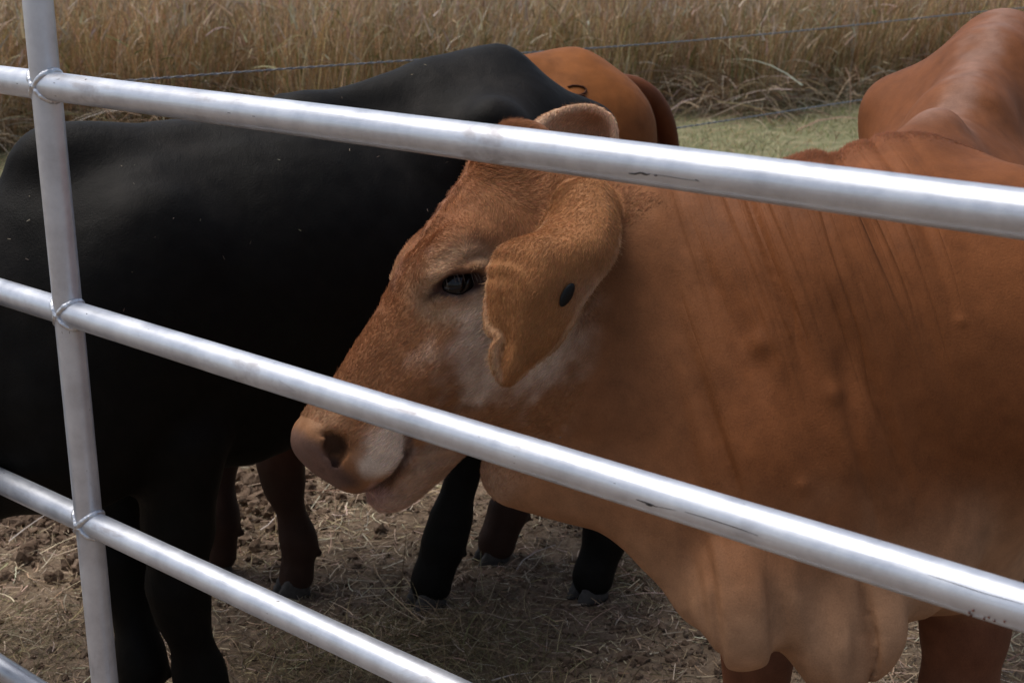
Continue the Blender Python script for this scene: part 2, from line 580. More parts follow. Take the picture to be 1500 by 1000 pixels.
def tall_grass():
    parts = []
    # standing stalks and leaves
    n = 52000
    x = rng.uniform(-9, 12, n); d = rng.uniform(0, 1, n) ** 1.5 * 5.0
    y = edge_y(x) + d
    P = np.stack([x, y, np.zeros(n)], 1)
    cl = fbm(P * 1.3, 3, 77)
    base = np.stack([x, y, gz(x, y) - 0.02], 1)
    az = rng.uniform(0, 2 * math.pi, n); til = np.abs(rng.normal(0, 0.16, n)) + 0.02
    dr = nrm(np.stack([np.cos(az) * til, np.sin(az) * til - 0.04, np.ones(n)], 1))
    L = (1.15 + 0.35 * cl + 0.22 * rng.normal(size=n)).clip(0.35, 1.9)
    bd = np.stack([rng.normal(0, .16, n) + .06, rng.normal(0, .16, n) - .05, -np.abs(rng.normal(0, .14, n))], 1)
    mix = sstep(-0.35, 0.35, cl + 0.25 * rng.normal(size=n))
    c = palette(n, [(.40, .30, .185), (.30, .20, .11), (.50, .42, .31), (.20, .18, .08), (.13, .15, .065), (.34, .22, .12)], [28, 26, 16, 12, 8, 10])
    c *= (0.95 + 0.65 * mix)[:, None] * np.array([1.06, 1.0, .92])
    V, F, Cc = ribbons(base, dr, L, rng.uniform(.005, .0115, n), bd, 5, c)
    parts.append((V, F, Cc))
    # seed heads
    m = rng.random(n) < 0.35
    t = 1.0
    tip = base[m] + dr[m] * L[m][:, None] + bd[m] * L[m][:, None]
    k = m.sum()
    for j in range(2):
        dd = nrm(dr[m] + 1.2 * bd[m] + rng.normal(0, .22, (k, 3)))
        V, F, Cc = ribbons(tip - dd * 0.08, dd, rng.uniform(.10, .22, k), rng.uniform(.010, .022, k), rng.normal(0, .25, (k, 3)), 3,
                           palette(k, [(.48, .37, .27), (.40, .28, .18), (.52, .44, .35)], [4, 4, 2]))
        parts.append((V, F, Cc))
    # loose leaves off the stalks
    k = 26000
    i = rng.integers(0, n, k); f = rng.uniform(.1, .9, k)
    b = base[i] + dr[i] * (L[i] * f)[:, None] + bd[i] * (L[i] * f * f)[:, None]
    az = rng.uniform(0, 2 * math.pi, k)
    dd = nrm(np.stack([np.cos(az), np.sin(az), rng.uniform(.3, 1.6, k)], 1))
    V, F, Cc = ribbons(b, dd, rng.uniform(.15, .45, k), rng.uniform(.006, .014, k),
                       np.stack([rng.normal(0, .2, k), rng.normal(0, .2, k), -rng.uniform(.3, 1.0, k)], 1), 4,
                       palette(k, [(.42, .32, .20), (.26, .18, .09), (.14, .15, .055), (.50, .42, .31)], [4, 3, 2, 2]))
    parts.append((V, F, Cc))
    # lodged, fallen stems at the foot of the stand
    k = 9000
    x = rng.uniform(-8, 11, k); y = edge_y(x) + rng.normal(.15, .45, k)
    w = 0.35 + 0.65 * sstep(-.1, .35, fbm(np.stack([x, y * .3, 0 * x], 1) * .55, 2, 5)) + 0.5 * np.exp(-((x - 2.4) / 1.6) ** 2)
    keep = rng.random(k) < w
    x, y = x[keep], y[keep]; k = len(x)
    b = np.stack([x, y, gz(x, y) + rng.uniform(0, .5, k) ** 1.5], 1)
    az = rng.normal(3.6, 1.0, k)
    dd = nrm(np.stack([np.cos(az), np.sin(az) * .8, rng.uniform(-.1, .9, k)], 1))
    V, F, Cc = ribbons(b, dd, rng.uniform(.3, .95, k), rng.uniform(.006, .013, k),
                       np.stack([rng.normal(0, .25, k), rng.normal(0, .2, k), -rng.uniform(.3, .9, k)], 1), 5,
                       palette(k, [(.40, .31, .21), (.27, .19, .12), (.48, .41, .32), (.17, .12, .07)], [4, 4, 2, 2]))
    V[:, 2] = np.maximum(V[:, 2], 0.01)
    parts.append((V, F, Cc))
    off = 0; Vs, Fs, Cs = [], [], []
    for V, F, Cc in parts:
        Vs.append(V); Fs.append(F + off); Cs.append(Cc); off += len(V)
    o = mesh_np('tall_dry_grass', np.concatenate(Vs), np.concatenate(Fs), M_GRASS, smooth=False, attrs={'tint': np.concatenate(Cs)})
    props(o, 'tall dry tan grass with seed heads standing beyond the wire fence', 'tall grass', kind='stuff')
tall_grass()

def short_grass():
    n = 60000
    x = rng.uniform(-5, 7, n); y = rng.uniform(5.2, 14.0, n)
    keep = rng.random(n) < sstep(5.0, 6.8, y + .25 * x) * (0.35 + .65 * sstep(-.3, .3, fbm(np.stack([x, y, 0 * x], 1) * 1.7, 3, 9)))
    x, y = x[keep], y[keep]; n = len(x)
    b = np.stack([x, y, gz(x, y)], 1)
    dd = nrm(np.stack([rng.normal(0, .6, n), rng.normal(0, .6, n), np.ones(n)], 1))
    L = rng.uniform(.03, .09, n) * (1 + 1.2 * sstep(.6, .0, edge_y(x) - y))
    V, F, Cc = ribbons(b, dd, L, rng.uniform(.004, .009, n), rng.normal(0, .5, (n, 3)) * [1, 1, 0], 2,
                       palette(n, [(.22, .235, .10), (.30, .285, .145), (.46, .37, .23), (.36, .28, .16)], [5, 4, 4, 3]))
    o = mesh_np('short_grass', V, F, M_GRASS, smooth=False, attrs={'tint': Cc})
    props(o, 'short green and tan grass between the pen and the tall grass', 'short grass', kind='stuff')
short_grass()

def straw():
    parts = []
    def scatter(n, xr, yr, Lr, wr, lift, dens=None, pal=None, up=0.12):
        x = rng.uniform(*xr, n); y = rng.uniform(*yr, n)
        if dens is not None:
            k = rng.random(n) < dens(x, y); x, y = x[k], y[k]; n = len(x)
        az = rng.uniform(0, 2 * math.pi, n)
        L = rng.uniform(0, 1, n) ** 1.6 * (Lr[1] - Lr[0]) + Lr[0]
        dd = np.stack([np.cos(az), np.sin(az), rng.normal(0, up, n)], 1)
        b = np.stack([x, y, gz(x, y) + rng.uniform(0.001, lift, n)], 1)
        pr = np.stack([-np.sin(az), np.cos(az), 0 * az], 1)
        bd = pr * rng.normal(0, .35, n)[:, None] + np.array([0, 0, 1]) * rng.normal(-.02, .12, n)[:, None]
        sd = nrm(pr + np.array([0, 0, 1]) * rng.normal(0, .6, n)[:, None])
        V, F, Cc = ribbons(b, nrm(dd), L, rng.uniform(*wr, n), bd, 3, pal(n), sd, 0.5)
        g = gz(V[:, 0], V[:, 1]) + 0.0008
        V[:, 2] = np.maximum(V[:, 2], g)
        parts.append((V, F, Cc))
    pale = lambda n: palette(n, [(.46, .36, .25), (.36, .265, .17), (.55, .46, .35), (.24, .165, .10), (.16, .11, .07)], [4, 5, 2, 4, 3])
    dk = lambda n: palette(n, [(.20, .145, .095), (.14, .10, .065), (.28, .21, .14)], [4, 4, 2])
    dens = lambda x, y: 0.25 + 0.75 * sstep(-.25, .35, fbm(np.stack([x, y, 0 * x], 1) * 2.3, 3, 61)) * (1 - .75 * np.exp(-(((x + 1.5) / .6) ** 2 + ((y - 3.62) / .36) ** 2)))
    scatter(52000, (-1.9, 1.3), (2.2, 5.0), (.012, .075), (.0015, .0034), .010, dens, pale)
    scatter(30000, (-1.9, 1.3), (2.2, 5.0), (.008, .05), (.0015, .004), .006, None, dk)
    scatter(3500, (-1.9, 1.3), (2.2, 5.0), (.06, .20), (.002, .004), .03, dens, pale, .25)
    scatter(22000, (-5, 5), (4.6, 8.5), (.03, .12), (.003, .007), .012, None, pale)
    # wispy dry tufts
    for cx, cy, r, k in ((-.15, 2.82, .22, 1500), (-.42, 2.72, .20, 900), (-1.25, 2.85, .25, 900), (.02, 2.62, .2, 500), (.35, 3.2, .2, 400), (-.9, 3.3, .2, 500)):
        x = cx + rng.normal(0, r * .6, k); y = cy + rng.normal(0, r * .5, k)
        dd = nrm(np.stack([rng.normal(0, .9, k), rng.normal(0, .9, k), np.abs(rng.normal(0, .7, k)) + .1], 1))
        V, F, Cc = ribbons(np.stack([x, y, gz(x, y)], 1), dd, rng.uniform(.04, .13, k), rng.uniform(.0012, .0026, k),
                           np.stack([rng.normal(0, .3, k), rng.normal(0, .3, k), -rng.uniform(.1, .7, k)], 1), 4,
                           palette(k, [(.30, .23, .13), (.20, .17, .08), (.40, .32, .21), (.13, .10, .055)], [4, 3, 2, 4]))
        V[:, 2] = np.maximum(V[:, 2], gz(V[:, 0], V[:, 1]) + .001)
        parts.append((V, F, Cc))
    off = 0; Vs, Fs, Cs = [], [], []
    for V, F, Cc in parts:
        Vs.append(V); Fs.append(F + off); Cs.append(Cc); off += len(V)
    o = mesh_np('straw_litter', np.concatenate(Vs), np.concatenate(Fs), M_STRAW, smooth=False, attrs={'tint': np.concatenate(Cs)})
    props(o, 'loose straw and dry grass litter trampled over the pen soil', 'straw', kind='stuff')
straw()

def clods():
    """broken lumps of earth: one mass of small stones nobody could count"""
    bm = bmesh.new(); bmesh.ops.create_icosphere(bm, subdivisions=2, radius=1)
    v0 = np.array([v.co[:] for v in bm.verts]); f0 = np.array([[v.index for v in f.verts] for f in bm.faces]); bm.free()
    xs, ys, rs = [], [], []
    def put(cx, cy, sx, sy, n, lo, hi):
        x = cx + rng.normal(0, sx, n); y = cy + rng.normal(0, sy, n)
        xs.append(x); ys.append(y); rs.append(rng.uniform(0, 1, n) ** 2.5 * (hi - lo) + lo)
    put(-1.5, 3.62, .42, .2, 3200, .004, .024)
    put(-.74, 3.68, .12, .1, 420, .004, .026)
    put(-.2, 3.3, .9, .7, 1500, .003, .012)
    put(.45, 2.95, .3, .3, 700, .003, .014)
    put(-.05, 2.9, .45, .3, 500, .003, .013)
    x, y, r = map(np.concatenate, (xs, ys, rs)); n = len(x)
    z = gz(x, y) + r * .25
    Q_ = (v0[None] * 1.5 + rng.uniform(0, 90, (n, 1, 3))).reshape(-1, 3)
    D = v0[None] * (1 + .55 * vnoise(Q_, 2) + .22 * vnoise(Q_ * 2.7, 3)).reshape(n, -1, 1) * rng.uniform(.6, 1.25, (n, 1, 3))
    V = (np.stack([x, y, z], 1)[:, None] + D * r[:, None, None]).reshape(-1, 3)
    F = (f0[None] + (np.arange(n) * len(v0))[:, None, None]).reshape(-1, 3)
    m = NT('soil_clod')
    oc = m.obj()
    c = m.ramp(m.noise(28, 5, .6, oc), [(.3, (.075, .048, .032)), (.5, (.14, .095, .065)), (.7, (.22, .16, .115))])
    m.set(Base_Color=c, Roughness=.95, Specular_IOR_Level=.1, Normal=m.bump(m.noise(240, 4, .6, oc), .6, .004))
    o = mesh_np('soil_clods', V, F, m.m, smooth=False)
    props(o, 'broken lumps of brown soil scattered over the pen floor', 'soil clods', kind='stuff')
clods()

def log():
    root = empty('fallen_log', (-1.05, 3.98, 0))
    props(root, 'grey weathered log lying on the ground behind the cattle legs', 'log')
    nu, nv = 140, 60
    u = np.linspace(-1, 1, nu)[:, None]; th = np.linspace(0, 2 * math.pi, nv, endpoint=False)[None]
    cx = -1.05 + 0.62 * u; cy = 3.98 + 0.10 * u; cz = 0.062 + 0 * u
    P = np.stack([np.broadcast_to(u * 9, (nu, nv)), np.cos(th) * 2.6 + 0 * u, np.sin(th) * 2.6 + 0 * u], -1).reshape(-1, 3)
    r = 0.085 - 0.012 * u + 0.012 * fbm(P * [.35, 1, 1], 3, 8).reshape(nu, nv) - 0.007 * np.abs(fbm(P * [.5, 3, 3], 2, 18)).reshape(nu, nv)
    V = np.stack([cx + 0 * th, cy + r * np.cos(th), cz + r * np.sin(th)], -1).reshape(-1, 3)
    i = (np.arange(nu - 1)[:, None] * nv + np.arange(nv)[None]); j = (np.arange(nu - 1)[:, None] * nv + (np.arange(nv)[None] + 1) % nv)
    F = np.stack([i, j, j + nv, i + nv], -1).reshape(-1, 4)
    m = NT('weathered_bark')
    st = m.obj((1, 9, 9))
    n = m.noise(5, 6, .65, st); n2 = m.noise(60, 4, .6, m.obj((.2, 1, 1)))
    m.set(Base_Color=m.ramp(m.math('ADD', m.math('MULTIPLY', n, .6), m.math('MULTIPLY', n2, .4)), [(.35, (.035, .028, .022)), (.5, (.11, .088, .07)), (.68, (.22, .185, .15))]),
          Roughness=.9, Specular_IOR_Level=.2, Normal=m.bump(m.math('ADD', n, n2), .9, .02))
    mesh_np('bark', V, F, m.m, root)
    for s in (0, 1):
        ring = V[:nv] if s == 0 else V[-nv:]
        c = ring.mean(0)
        VV = np.concatenate([ring, ring * .55 + c * .45, c[None]])
        q = np.arange(nv); k = (q + 1) % nv
        F1 = np.concatenate([np.stack([q, k, k + nv], 1), np.stack([q, k + nv, q + nv], 1), np.stack([q + nv, k + nv, np.full(nv, 2 * nv)], 1)])
        mesh_np('cut_end', VV, F1, m.m, root, smooth=False)
log()

# ------------------------------------------------------------------ pipes, wires
def tube(pts, rad, nseg=24, cap=True):
    """round tube along a polyline; returns V,F(tri/quads as quads),along(x=metres,y=turns)"""
    pts = np.asarray(pts, float); n = len(pts)
    rad = np.broadcast_to(np.asarray(rad, float), (n,))
    T = nrm(np.gradient(pts, axis=0))
    up = np.array([0, 0, 1.0]) if abs(T[0, 2]) < .9 else np.array([1.0, 0, 0])
    A = nrm(np.cross(T, up) + 1e-9); B = np.cross(T, A)
    th = np.linspace(0, 2 * math.pi, nseg, endpoint=False)
    V = (pts[:, None] + rad[:, None, None] * (A[:, None] * np.cos(th)[None, :, None] + B[:, None] * np.sin(th)[None, :, None])).reshape(-1, 3)
    i = np.arange(n - 1)[:, None] * nseg + np.arange(nseg); j = np.arange(n - 1)[:, None] * nseg + (np.arange(nseg) + 1) % nseg
    F = np.stack([i, j, j + nseg, i + nseg], -1).reshape(-1, 4)
    s = np.concatenate([[0], np.cumsum(np.linalg.norm(np.diff(pts, axis=0), axis=1))])
    al = np.stack([np.repeat(s, nseg), np.tile(np.abs(th / math.pi - 1) * rad.mean() * 3.1, n), np.zeros(n * nseg)], 1)
    if cap:
        c0, c1 = len(V), len(V) + 1
        V = np.concatenate([V, pts[:1], pts[-1:]]); al = np.concatenate([al, al[:1], al[-1:]])
        q = np.arange(nseg); k = (q + 1) % nseg
        F = np.concatenate([F, np.stack([k, q, np.full(nseg, c0), np.full(nseg, c0)], 1), np.stack([q + (n - 1) * nseg, k + (n - 1) * nseg, np.full(nseg, c1), np.full(nseg, c1)], 1)])
    return V, F, al

def quads_to_mesh(name, V, F, mat, parent, attrs=None):
    """F may hold degenerate quads (caps) -> split"""
    deg = F[:, 2] == F[:, 3]
    if not deg.any(): return mesh_np(name, V, F, mat, parent, attrs=attrs)
    T = np.concatenate([F[~deg][:, [0, 1, 2]], F[~deg][:, [0, 2, 3]], F[deg][:, :3]])
    return mesh_np(name, V, T, mat, parent, attrs=attrs)

GX, GY, GA = -0.6904, 2.0456, -0.6988
GDIR = np.array([math.cos(GA), math.sin(GA), 0.0])
GN = np.array([GDIR[1], -GDIR[0], 0.0])          # towards the camera side
RAILS = [1.722, 1.3716, 1.0214, 0.6666, 0.2673]
RR, SR = 0.0212, 0.0220

def gate():
    root = empty('pipe_gate', (GX, GY, 0))
    props(root, 'silver galvanised steel pipe gate with round rails in front of the cattle', 'gate')
    g0 = np.array([GX, GY, 0.0])
    t0, t1 = -1.35, 2.35
    for k, z in enumerate(RAILS):
        n = 220
        t = np.linspace(t0, t1, n)
        P = g0 + GDIR * t[:, None] + np.array([0, 0, z])
        # pipes are never dead straight
        q = np.stack([t * 1.3 + k * 9, 0 * t, 0 * t], 1)
        P = P + np.array([0, 0, 1]) * (0.0012 * vnoise(q, 5))[:, None] + GN * (0.001 * vnoise(q, 6))[:, None]
        r = RR + 0.00035 * vnoise(q * 4, 7)
        V, F, al = tube(P, r, 40)
        al[:, 0] += k * 7.3
        quads_to_mesh('rail', V, F, M_PIPE, root, {'along': al})
    for ti in (t0, 0.0, t1):
        z = np.linspace(0.0 if ti else 0.20, 1.745, 80)
        P = g0 + GDIR * ti + np.array([0, 0, 1]) * z[:, None]
        P[:, 2] += gz(P[0, 0], P[0, 1]) if ti else 0
        V, F, al = tube(P, SR, 40)
        al[:, 0] += 31 + ti
        quads_to_mesh('stile', V, F, M_PIPE, root, {'along': al})
    # weld beads: the saddle line where rail meets stile, both sides
    for z in RAILS:
        for sgn in (-1, 1):
            th = np.linspace(0, 2 * math.pi, 120)
            cy, cz = RR * 1.02 * np.cos(th), RR * 1.02 * np.sin(th)
            cx = np.sqrt(np.maximum(SR ** 2 - cy ** 2, 0)) - 0.0006
            P = g0 + GDIR * (sgn * cx)[:, None] + GN * cy[:, None] + np.array([0, 0, 1]) * (z + cz)[:, None]
            q = np.stack([np.cos(th) * 4 + z * 20, np.sin(th) * 4 + sgn * 3, 0 * th], 1)
            r = 0.0042 + 0.0007 * vnoise(q * 1.6, 3) + 0.0014 * sstep(.2, 1, np.sin(th))
            V, F, al = tube(P, r, 14, cap=False)
            V += (0.0004 * np.stack([vnoise(V * 600, s) for s in (1, 2, 3)], 1))
            mesh_np('weld_bead', V, F, M_WELD, root)
    # black scrape marks and rust dabs lying on the rails
    eye = np.array([0, 0, CAMZ])
    def on_rail(px, py, z):
        D = nrm(C(px, py, 1.0) - eye); A = np.array([GX, GY, z])
        Dp = D - GDIR * (D @ GDIR); w = eye - A; wp = w - GDIR * (w @ GDIR)
        a_, b_, c_ = Dp @ Dp, 2 * Dp @ wp, wp @ wp - (RR + .0003) ** 2
        q = max(b_ * b_ - 4 * a_ * c_, 0)
        return eye + D * ((-b_ - math.sqrt(q)) / (2 * a_))
    marks = [(1, [(921, 254), (930, 255), (938, 253), (947, 256), (952, 255)], .0016), (1, [(952, 255), (980, 259), (1004, 263), (1020, 265)], .0004), (1, [(958, 257), (963, 257)], .0014),
             (1, [(1018, 263), (1024, 266)], .0006), (2, [(932, 731), (940, 734), (950, 737), (962, 742)], .0011), (2, [(946, 738), (955, 741)], .0014), (2, [(960, 741), (990, 747)], .0004),
             (2, [(1003, 749), (1040, 760), (1080, 773), (1110, 784)], .0005), (2, [(1121, 747), (1130, 750)], .0008), (2, [(1128, 756), (1132, 757)], .0009),
             (2, [(1330, 832), (1380, 848), (1440, 868), (1499, 884)], .0005), (2, [(820, 640), (822, 641)], .0009), (2, [(898, 707), (903, 708)], .0008),
             (1, [(22, 122), (33, 124)], .0010), (1, [(333, 165), (338, 166)], .0007), (1, [(369, 170), (374, 171)], .0006), (2, [(126, 459), (128, 460)], .0007),
             (1, [(82, 117), (88, 116)], .0007), (1, [(124, 117), (127, 116)], .0006)]
    for k, pl, r in marks:
        P = np.array([on_rail(x, y, RAILS[k]) for x, y in pl])
        x = np.linspace(0, len(P) - 1, 14); i = np.clip(x.astype(int), 0, len(P) - 2); fr = (x - i)[:, None]
        P = P[i] * (1 - fr) + P[i + 1] * fr
        V, F, _ = tube(P, r * (.55 + .45 * np.abs(vnoise(P * 300, 4))) * np.sin(np.linspace(.15, 3.0, 14)) ** .5, 8)
        quads_to_mesh('scrape_mark', V, F, M_MARK, root)
    for px, py in ((1418, 896), (1421, 900), (1424, 893), (1440, 905), (1447, 903), (1455, 908), (1470, 909)):
        P = np.array([on_rail(px, py, RAILS[2]), on_rail(px + 3, py + 2, RAILS[2])])
        V, F, _ = tube(P, .0009, 8)
        quads_to_mesh('rust_spot', V, F, M_RUST, root)
    return root
gate()

W1, W2 = C(200, 123, 4.02), C(1500, 15, 7.5)
def wire_fence():
    d = nrm((W2 - W1) * [1, 1, 0])
    root = empty('barbed_wire_fence', tuple((W1 * [1, 1, 0]) - d * 1.6))
    props(root, 'barbed wire fence of thin grey twisted strands between cattle and grass', 'fence')
    a0 = W1 * [1, 1, 0] - d * 1.6; Ltot = 11.0
    hs_ = [(1.15, 1.15), (0.83, 0.765), (0.45, 0.42)]
    for k, (za, zb) in enumerate(hs_):
        s = np.arange(0, Ltot, 0.012)
        sag = 0.012 * np.sin(s * 1.1 + k) 
        base = a0 + d * s[:, None] + np.array([0, 0, 1]) * (za + (zb - za) * s / 7.0 + sag)[:, None]
        side = np.cross(d, [0, 0, 1])
        Vs, Fs = [], []; off = 0
        for ph in (0, math.pi):
            a = s / 0.05 * 2 * math.pi / 1.6 + ph
            P = base + 0.0021 * (side * np.cos(a)[:, None] + np.array([0, 0, 1]) * np.sin(a)[:, None])
            V, F, _ = tube(P, 0.0019, 6, cap=False)
            Vs.append(V); Fs.append(F + off); off += len(V)
        so_ = mesh_np('strand', np.concatenate(Vs), np.concatenate(Fs), M_WIRE, root)
        # barbs: two turns with four cut points
        tt = np.linspace(0, 1, 26)
        first = None
        for j, sj in enumerate(np.arange(0.06, Ltot - .05, 0.135)):
            if first is None:
                V2, F2 = [], []; o2 = 0
                for q in (0, 1):
                    ang = tt * 2 * math.pi * 1.5 + q * 1.9
                    rr_ = np.where((tt < .12) | (tt > .88), 0.013, 0.0055)
                    P = d * ((tt - .5) * .012 + (q - .5) * .004)[:, None] + rr_[:, None] * (side * np.cos(ang)[:, None] + np.array([0, 0, 1]) * np.sin(ang)[:, None])
                    V, F, _ = tube(P, 0.0013, 5, cap=False)
                    V2.append(V); F2.append(F + o2); o2 += len(V)
                first = mesh_np('barb', np.concatenate(V2), np.concatenate(F2), M_WIRE)
                ob = first
            else:
                ob = first.copy(); COL.objects.link(ob)
            i = min(int(sj / 0.012), len(base) - 1)
            ob.parent = so_
            ob.location = Vector(base[i]) - root.location
    for sx in (0.0, 10.95):
        b = a0 + d * sx + np.cross(d, [0, 0, 1]) * .02
        z0 = gz(b[0], b[1])
        V, F, al = tube([b + [0, 0, float(z0) - .05], b + [0, 0, .7], b + [0, 0, 1.32]], .02, 5)
        quads_to_mesh('fence_post', V, F, M_POST, root)
wire_fence()
print('setting done', round(time.time() - T0, 1))

# ------------------------------------------------------------------ cattle
def head_prims(F, O, a, n, s, sc=1.0):
    """head grown in its own frame: t from poll to muzzle, n up out of the forehead, s to the animal's left"""
    AX = np.stack([a, n, s])
    H = lambda t, nn, ss=0.0: O + sc * (a * t + n * nn + s * ss)
    E = lambda t, nn, ss, r, k=.03, op='u', ax=None: F.ell(H(t, nn, ss), AX if ax is None else ax, np.array(r) * sc, k, op)
    Cn = lambda p, q, ra, rb, k=.03, op='u': F.cone(H(*p), H(*q), ra * sc, rb * sc, k, op)
    E(.085, -.095, 0, (.13, .098, .088), .03)                    # skull
    E(.015, -.035, 0, (.045, .04, .05), .04)                     # poll
    E(.170, -.062, 0, (.12, .068, .083), .03)                    # forehead
    Cn((.24, -.062, 0), (.455, -.050, 0), .060, .046, .035)      # nasal bridge
    for g in (-1, 1):
        E(.185, -.030, g * .070, (.058, .034, .032), .03)        # brow
        E(.215, -.100, g * .072, (.060, .040, .028), .03)        # cheek bone under the eye
        Cn((.26, -.125, g * .040), (.44, -.092, g * .022), .058, .046, .035)
        E(.235, -.175, g * .058, (.095, .092, .042), .035)       # jaw muscle
        Cn((.27, -.218, g * .050), (.455, -.166, g * .020), .045, .032, .035)  # jaw bone
        E(.496, -.042, g * .038, (.034, .038, .034), .022)       # nostril wing
        E(.496, -.094, g * .034, (.040, .044, .038), .025)       # upper lip
        E(.462, -.112, g * .044, (.034, .036, .026), .022)
    E(.470, -.070, 0, (.062, .066, .066), .03)
    E(.508, -.050, 0, (.026, .046, .040), .02)
    E(.490, -.164, 0, (.044, .030, .045), .014)                  # lower lip and chin
    E(.41, -.176, 0, (.10, .046, .040), .03)
    E(.30, -.175, 0, (.10, .080, .050), .03)
    E(.12, -.19, 0, (.09, .09, .060), .04)
    for g in (-1, 1):
        e1 = nrm(a * .72 + n * .69); e2 = nrm(n * .72 - a * .69)
        ax = np.stack([e1, e2, s])
        E(.197, -.0435, g * .088, (.048, .014, .021), .010, ax=ax)      # upper lid
        E(.219, -.074, g * .080, (.042, .011, .014), .010, ax=ax)      # lower lid
        E(.208, -.0575, g * .108, (.0400, .0160, .030), .004, 'c', ax)  # the opening
        E(.240, -.037, g * .096, (.014, .005, .012), .006, 'c', ax)    # tear duct
        # nostril: comma-shaped hollow
        axn = np.stack([nrm(a * .35 - n * .94), nrm(a * .94 + n * .35), s])
        ar = [(.487, -.022, .066), (.479, -.033, .070), (.481, -.047, .071), (.493, -.058, .068), (.508, -.062, .061), (.520, -.058, .052)]
        rr = [.0035, .0060, .0078, .0082, .0065, .0035]
        for i in range(5): Cn((ar[i][0], ar[i][1], g * ar[i][2]), (ar[i + 1][0], ar[i + 1][1], g * ar[i + 1][2]), rr[i], rr[i + 1], .004, 'c')
        for i in range(1, 4): Cn((ar[i][0] + .004, ar[i][1] + .002, g * (ar[i][2] - .012)), (ar[i + 1][0] + .004, ar[i + 1][1] + .002, g * (ar[i + 1][2] - .012)), rr[i], rr[i + 1], .003, 'c')
        E(.497, -.044, g * .066, (.011, .010, .010), .012, 'c')
    # mouth line
    for g in (-1, 1):
        sl_ = nrm(n * 1.0 + a * .35)
        F.flat(H(.545, -.122, 0), H(.520, -.132, g * .032), .012 * sc, .013 * sc, sl_, .32, .005, 'c')
        F.flat(H(.520, -.132, g * .032), H(.487, -.146, g * .050), .013 * sc, .014 * sc, sl_, .32, .005, 'c')
        F.flat(H(.487, -.146, g * .050), H(.448, -.142, g * .062), .014 * sc, .011 * sc, sl_, .34, .005, 'c')
        F.flat(H(.448, -.142, g * .062), H(.424, -.122, g * .070), .011 * sc, .004 * sc, nrm(n * .6 + a * .8), .35, .006, 'c')
    return H

def leg_front(F, top, foot, sc, fwd, k=.03, side=None, thick=1.0):
    """top: elbow; foot: ground point under the hoof (all numpy)"""
    top = np.asarray(top, float); foot = np.asarray(foot, float)
    kn = top * .42 + foot * .58 + fwd * .022; kn[2] = foot[2] + .37 * sc
    ft = foot + np.array([0, 0, .135 * sc]) - fwd * .014 * sc
    co = foot + np.array([0, 0, .062 * sc]) - fwd * .002
    thick_ = thick
    c1 = kn + (ft - kn) * .14; c1[2] = kn[2] - .06 * sc
    F.chain([top, top * .4 + kn * .6, kn, c1, ft * .85 + kn * .15, ft, co, foot + [0, 0, .045 * sc]],
            [.085 * sc * thick, .056 * sc * thick, .050 * sc * thick, .042 * sc * thick, .037 * sc * thick, .037 * sc * thick, .035 * sc * thick, .038 * sc * thick], k)
    F.cone(ft - fwd * .03 * sc - side * .016, ft - fwd * .047 * sc - side * .018 - np.array([0, 0, .022]), .012 * sc, .009 * sc, .01)
    F.cone(ft - fwd * .03 * sc + side * .016, ft - fwd * .047 * sc + side * .018 - np.array([0, 0, .022]), .012 * sc, .009 * sc, .01)

def leg_hind(F, stifle, foot, sc, fwd, k=.03, side=None, thick=1.0):
    stifle = np.asarray(stifle, float); foot = np.asarray(foot, float)
    ho = stifle * .35 + foot * .65 - fwd * .13 * sc; ho[2] = foot[2] + .46 * sc
    ft = foot + np.array([0, 0, .14 * sc]) - fwd * .035 * sc
    co = foot + np.array([0, 0, .062 * sc]) - fwd * .002
    mid = stifle * .45 + ho * .55
    F.chain([stifle, mid, ho, ho * .8 + ft * .2, ft * .8 + ho * .2, ft, co, foot + [0, 0, .045 * sc]],
            [.12 * sc * thick, .068 * sc * thick, .052 * sc * thick, .045 * sc * thick, .040 * sc * thick, .042 * sc * thick, .038 * sc * thick, .041 * sc * thick], k)
    F.cone(ho, ho - fwd * .035 * sc + np.array([0, 0, .05 * sc]), .032 * sc, .020 * sc, .02)     # point of hock
    for g in (-1, 1):
        F.cone(ft - fwd * .03 * sc + side * g * .016, ft - fwd * .05 * sc + side * g * .018 - np.array([0, 0, .022]), .012 * sc, .009 * sc, .01)

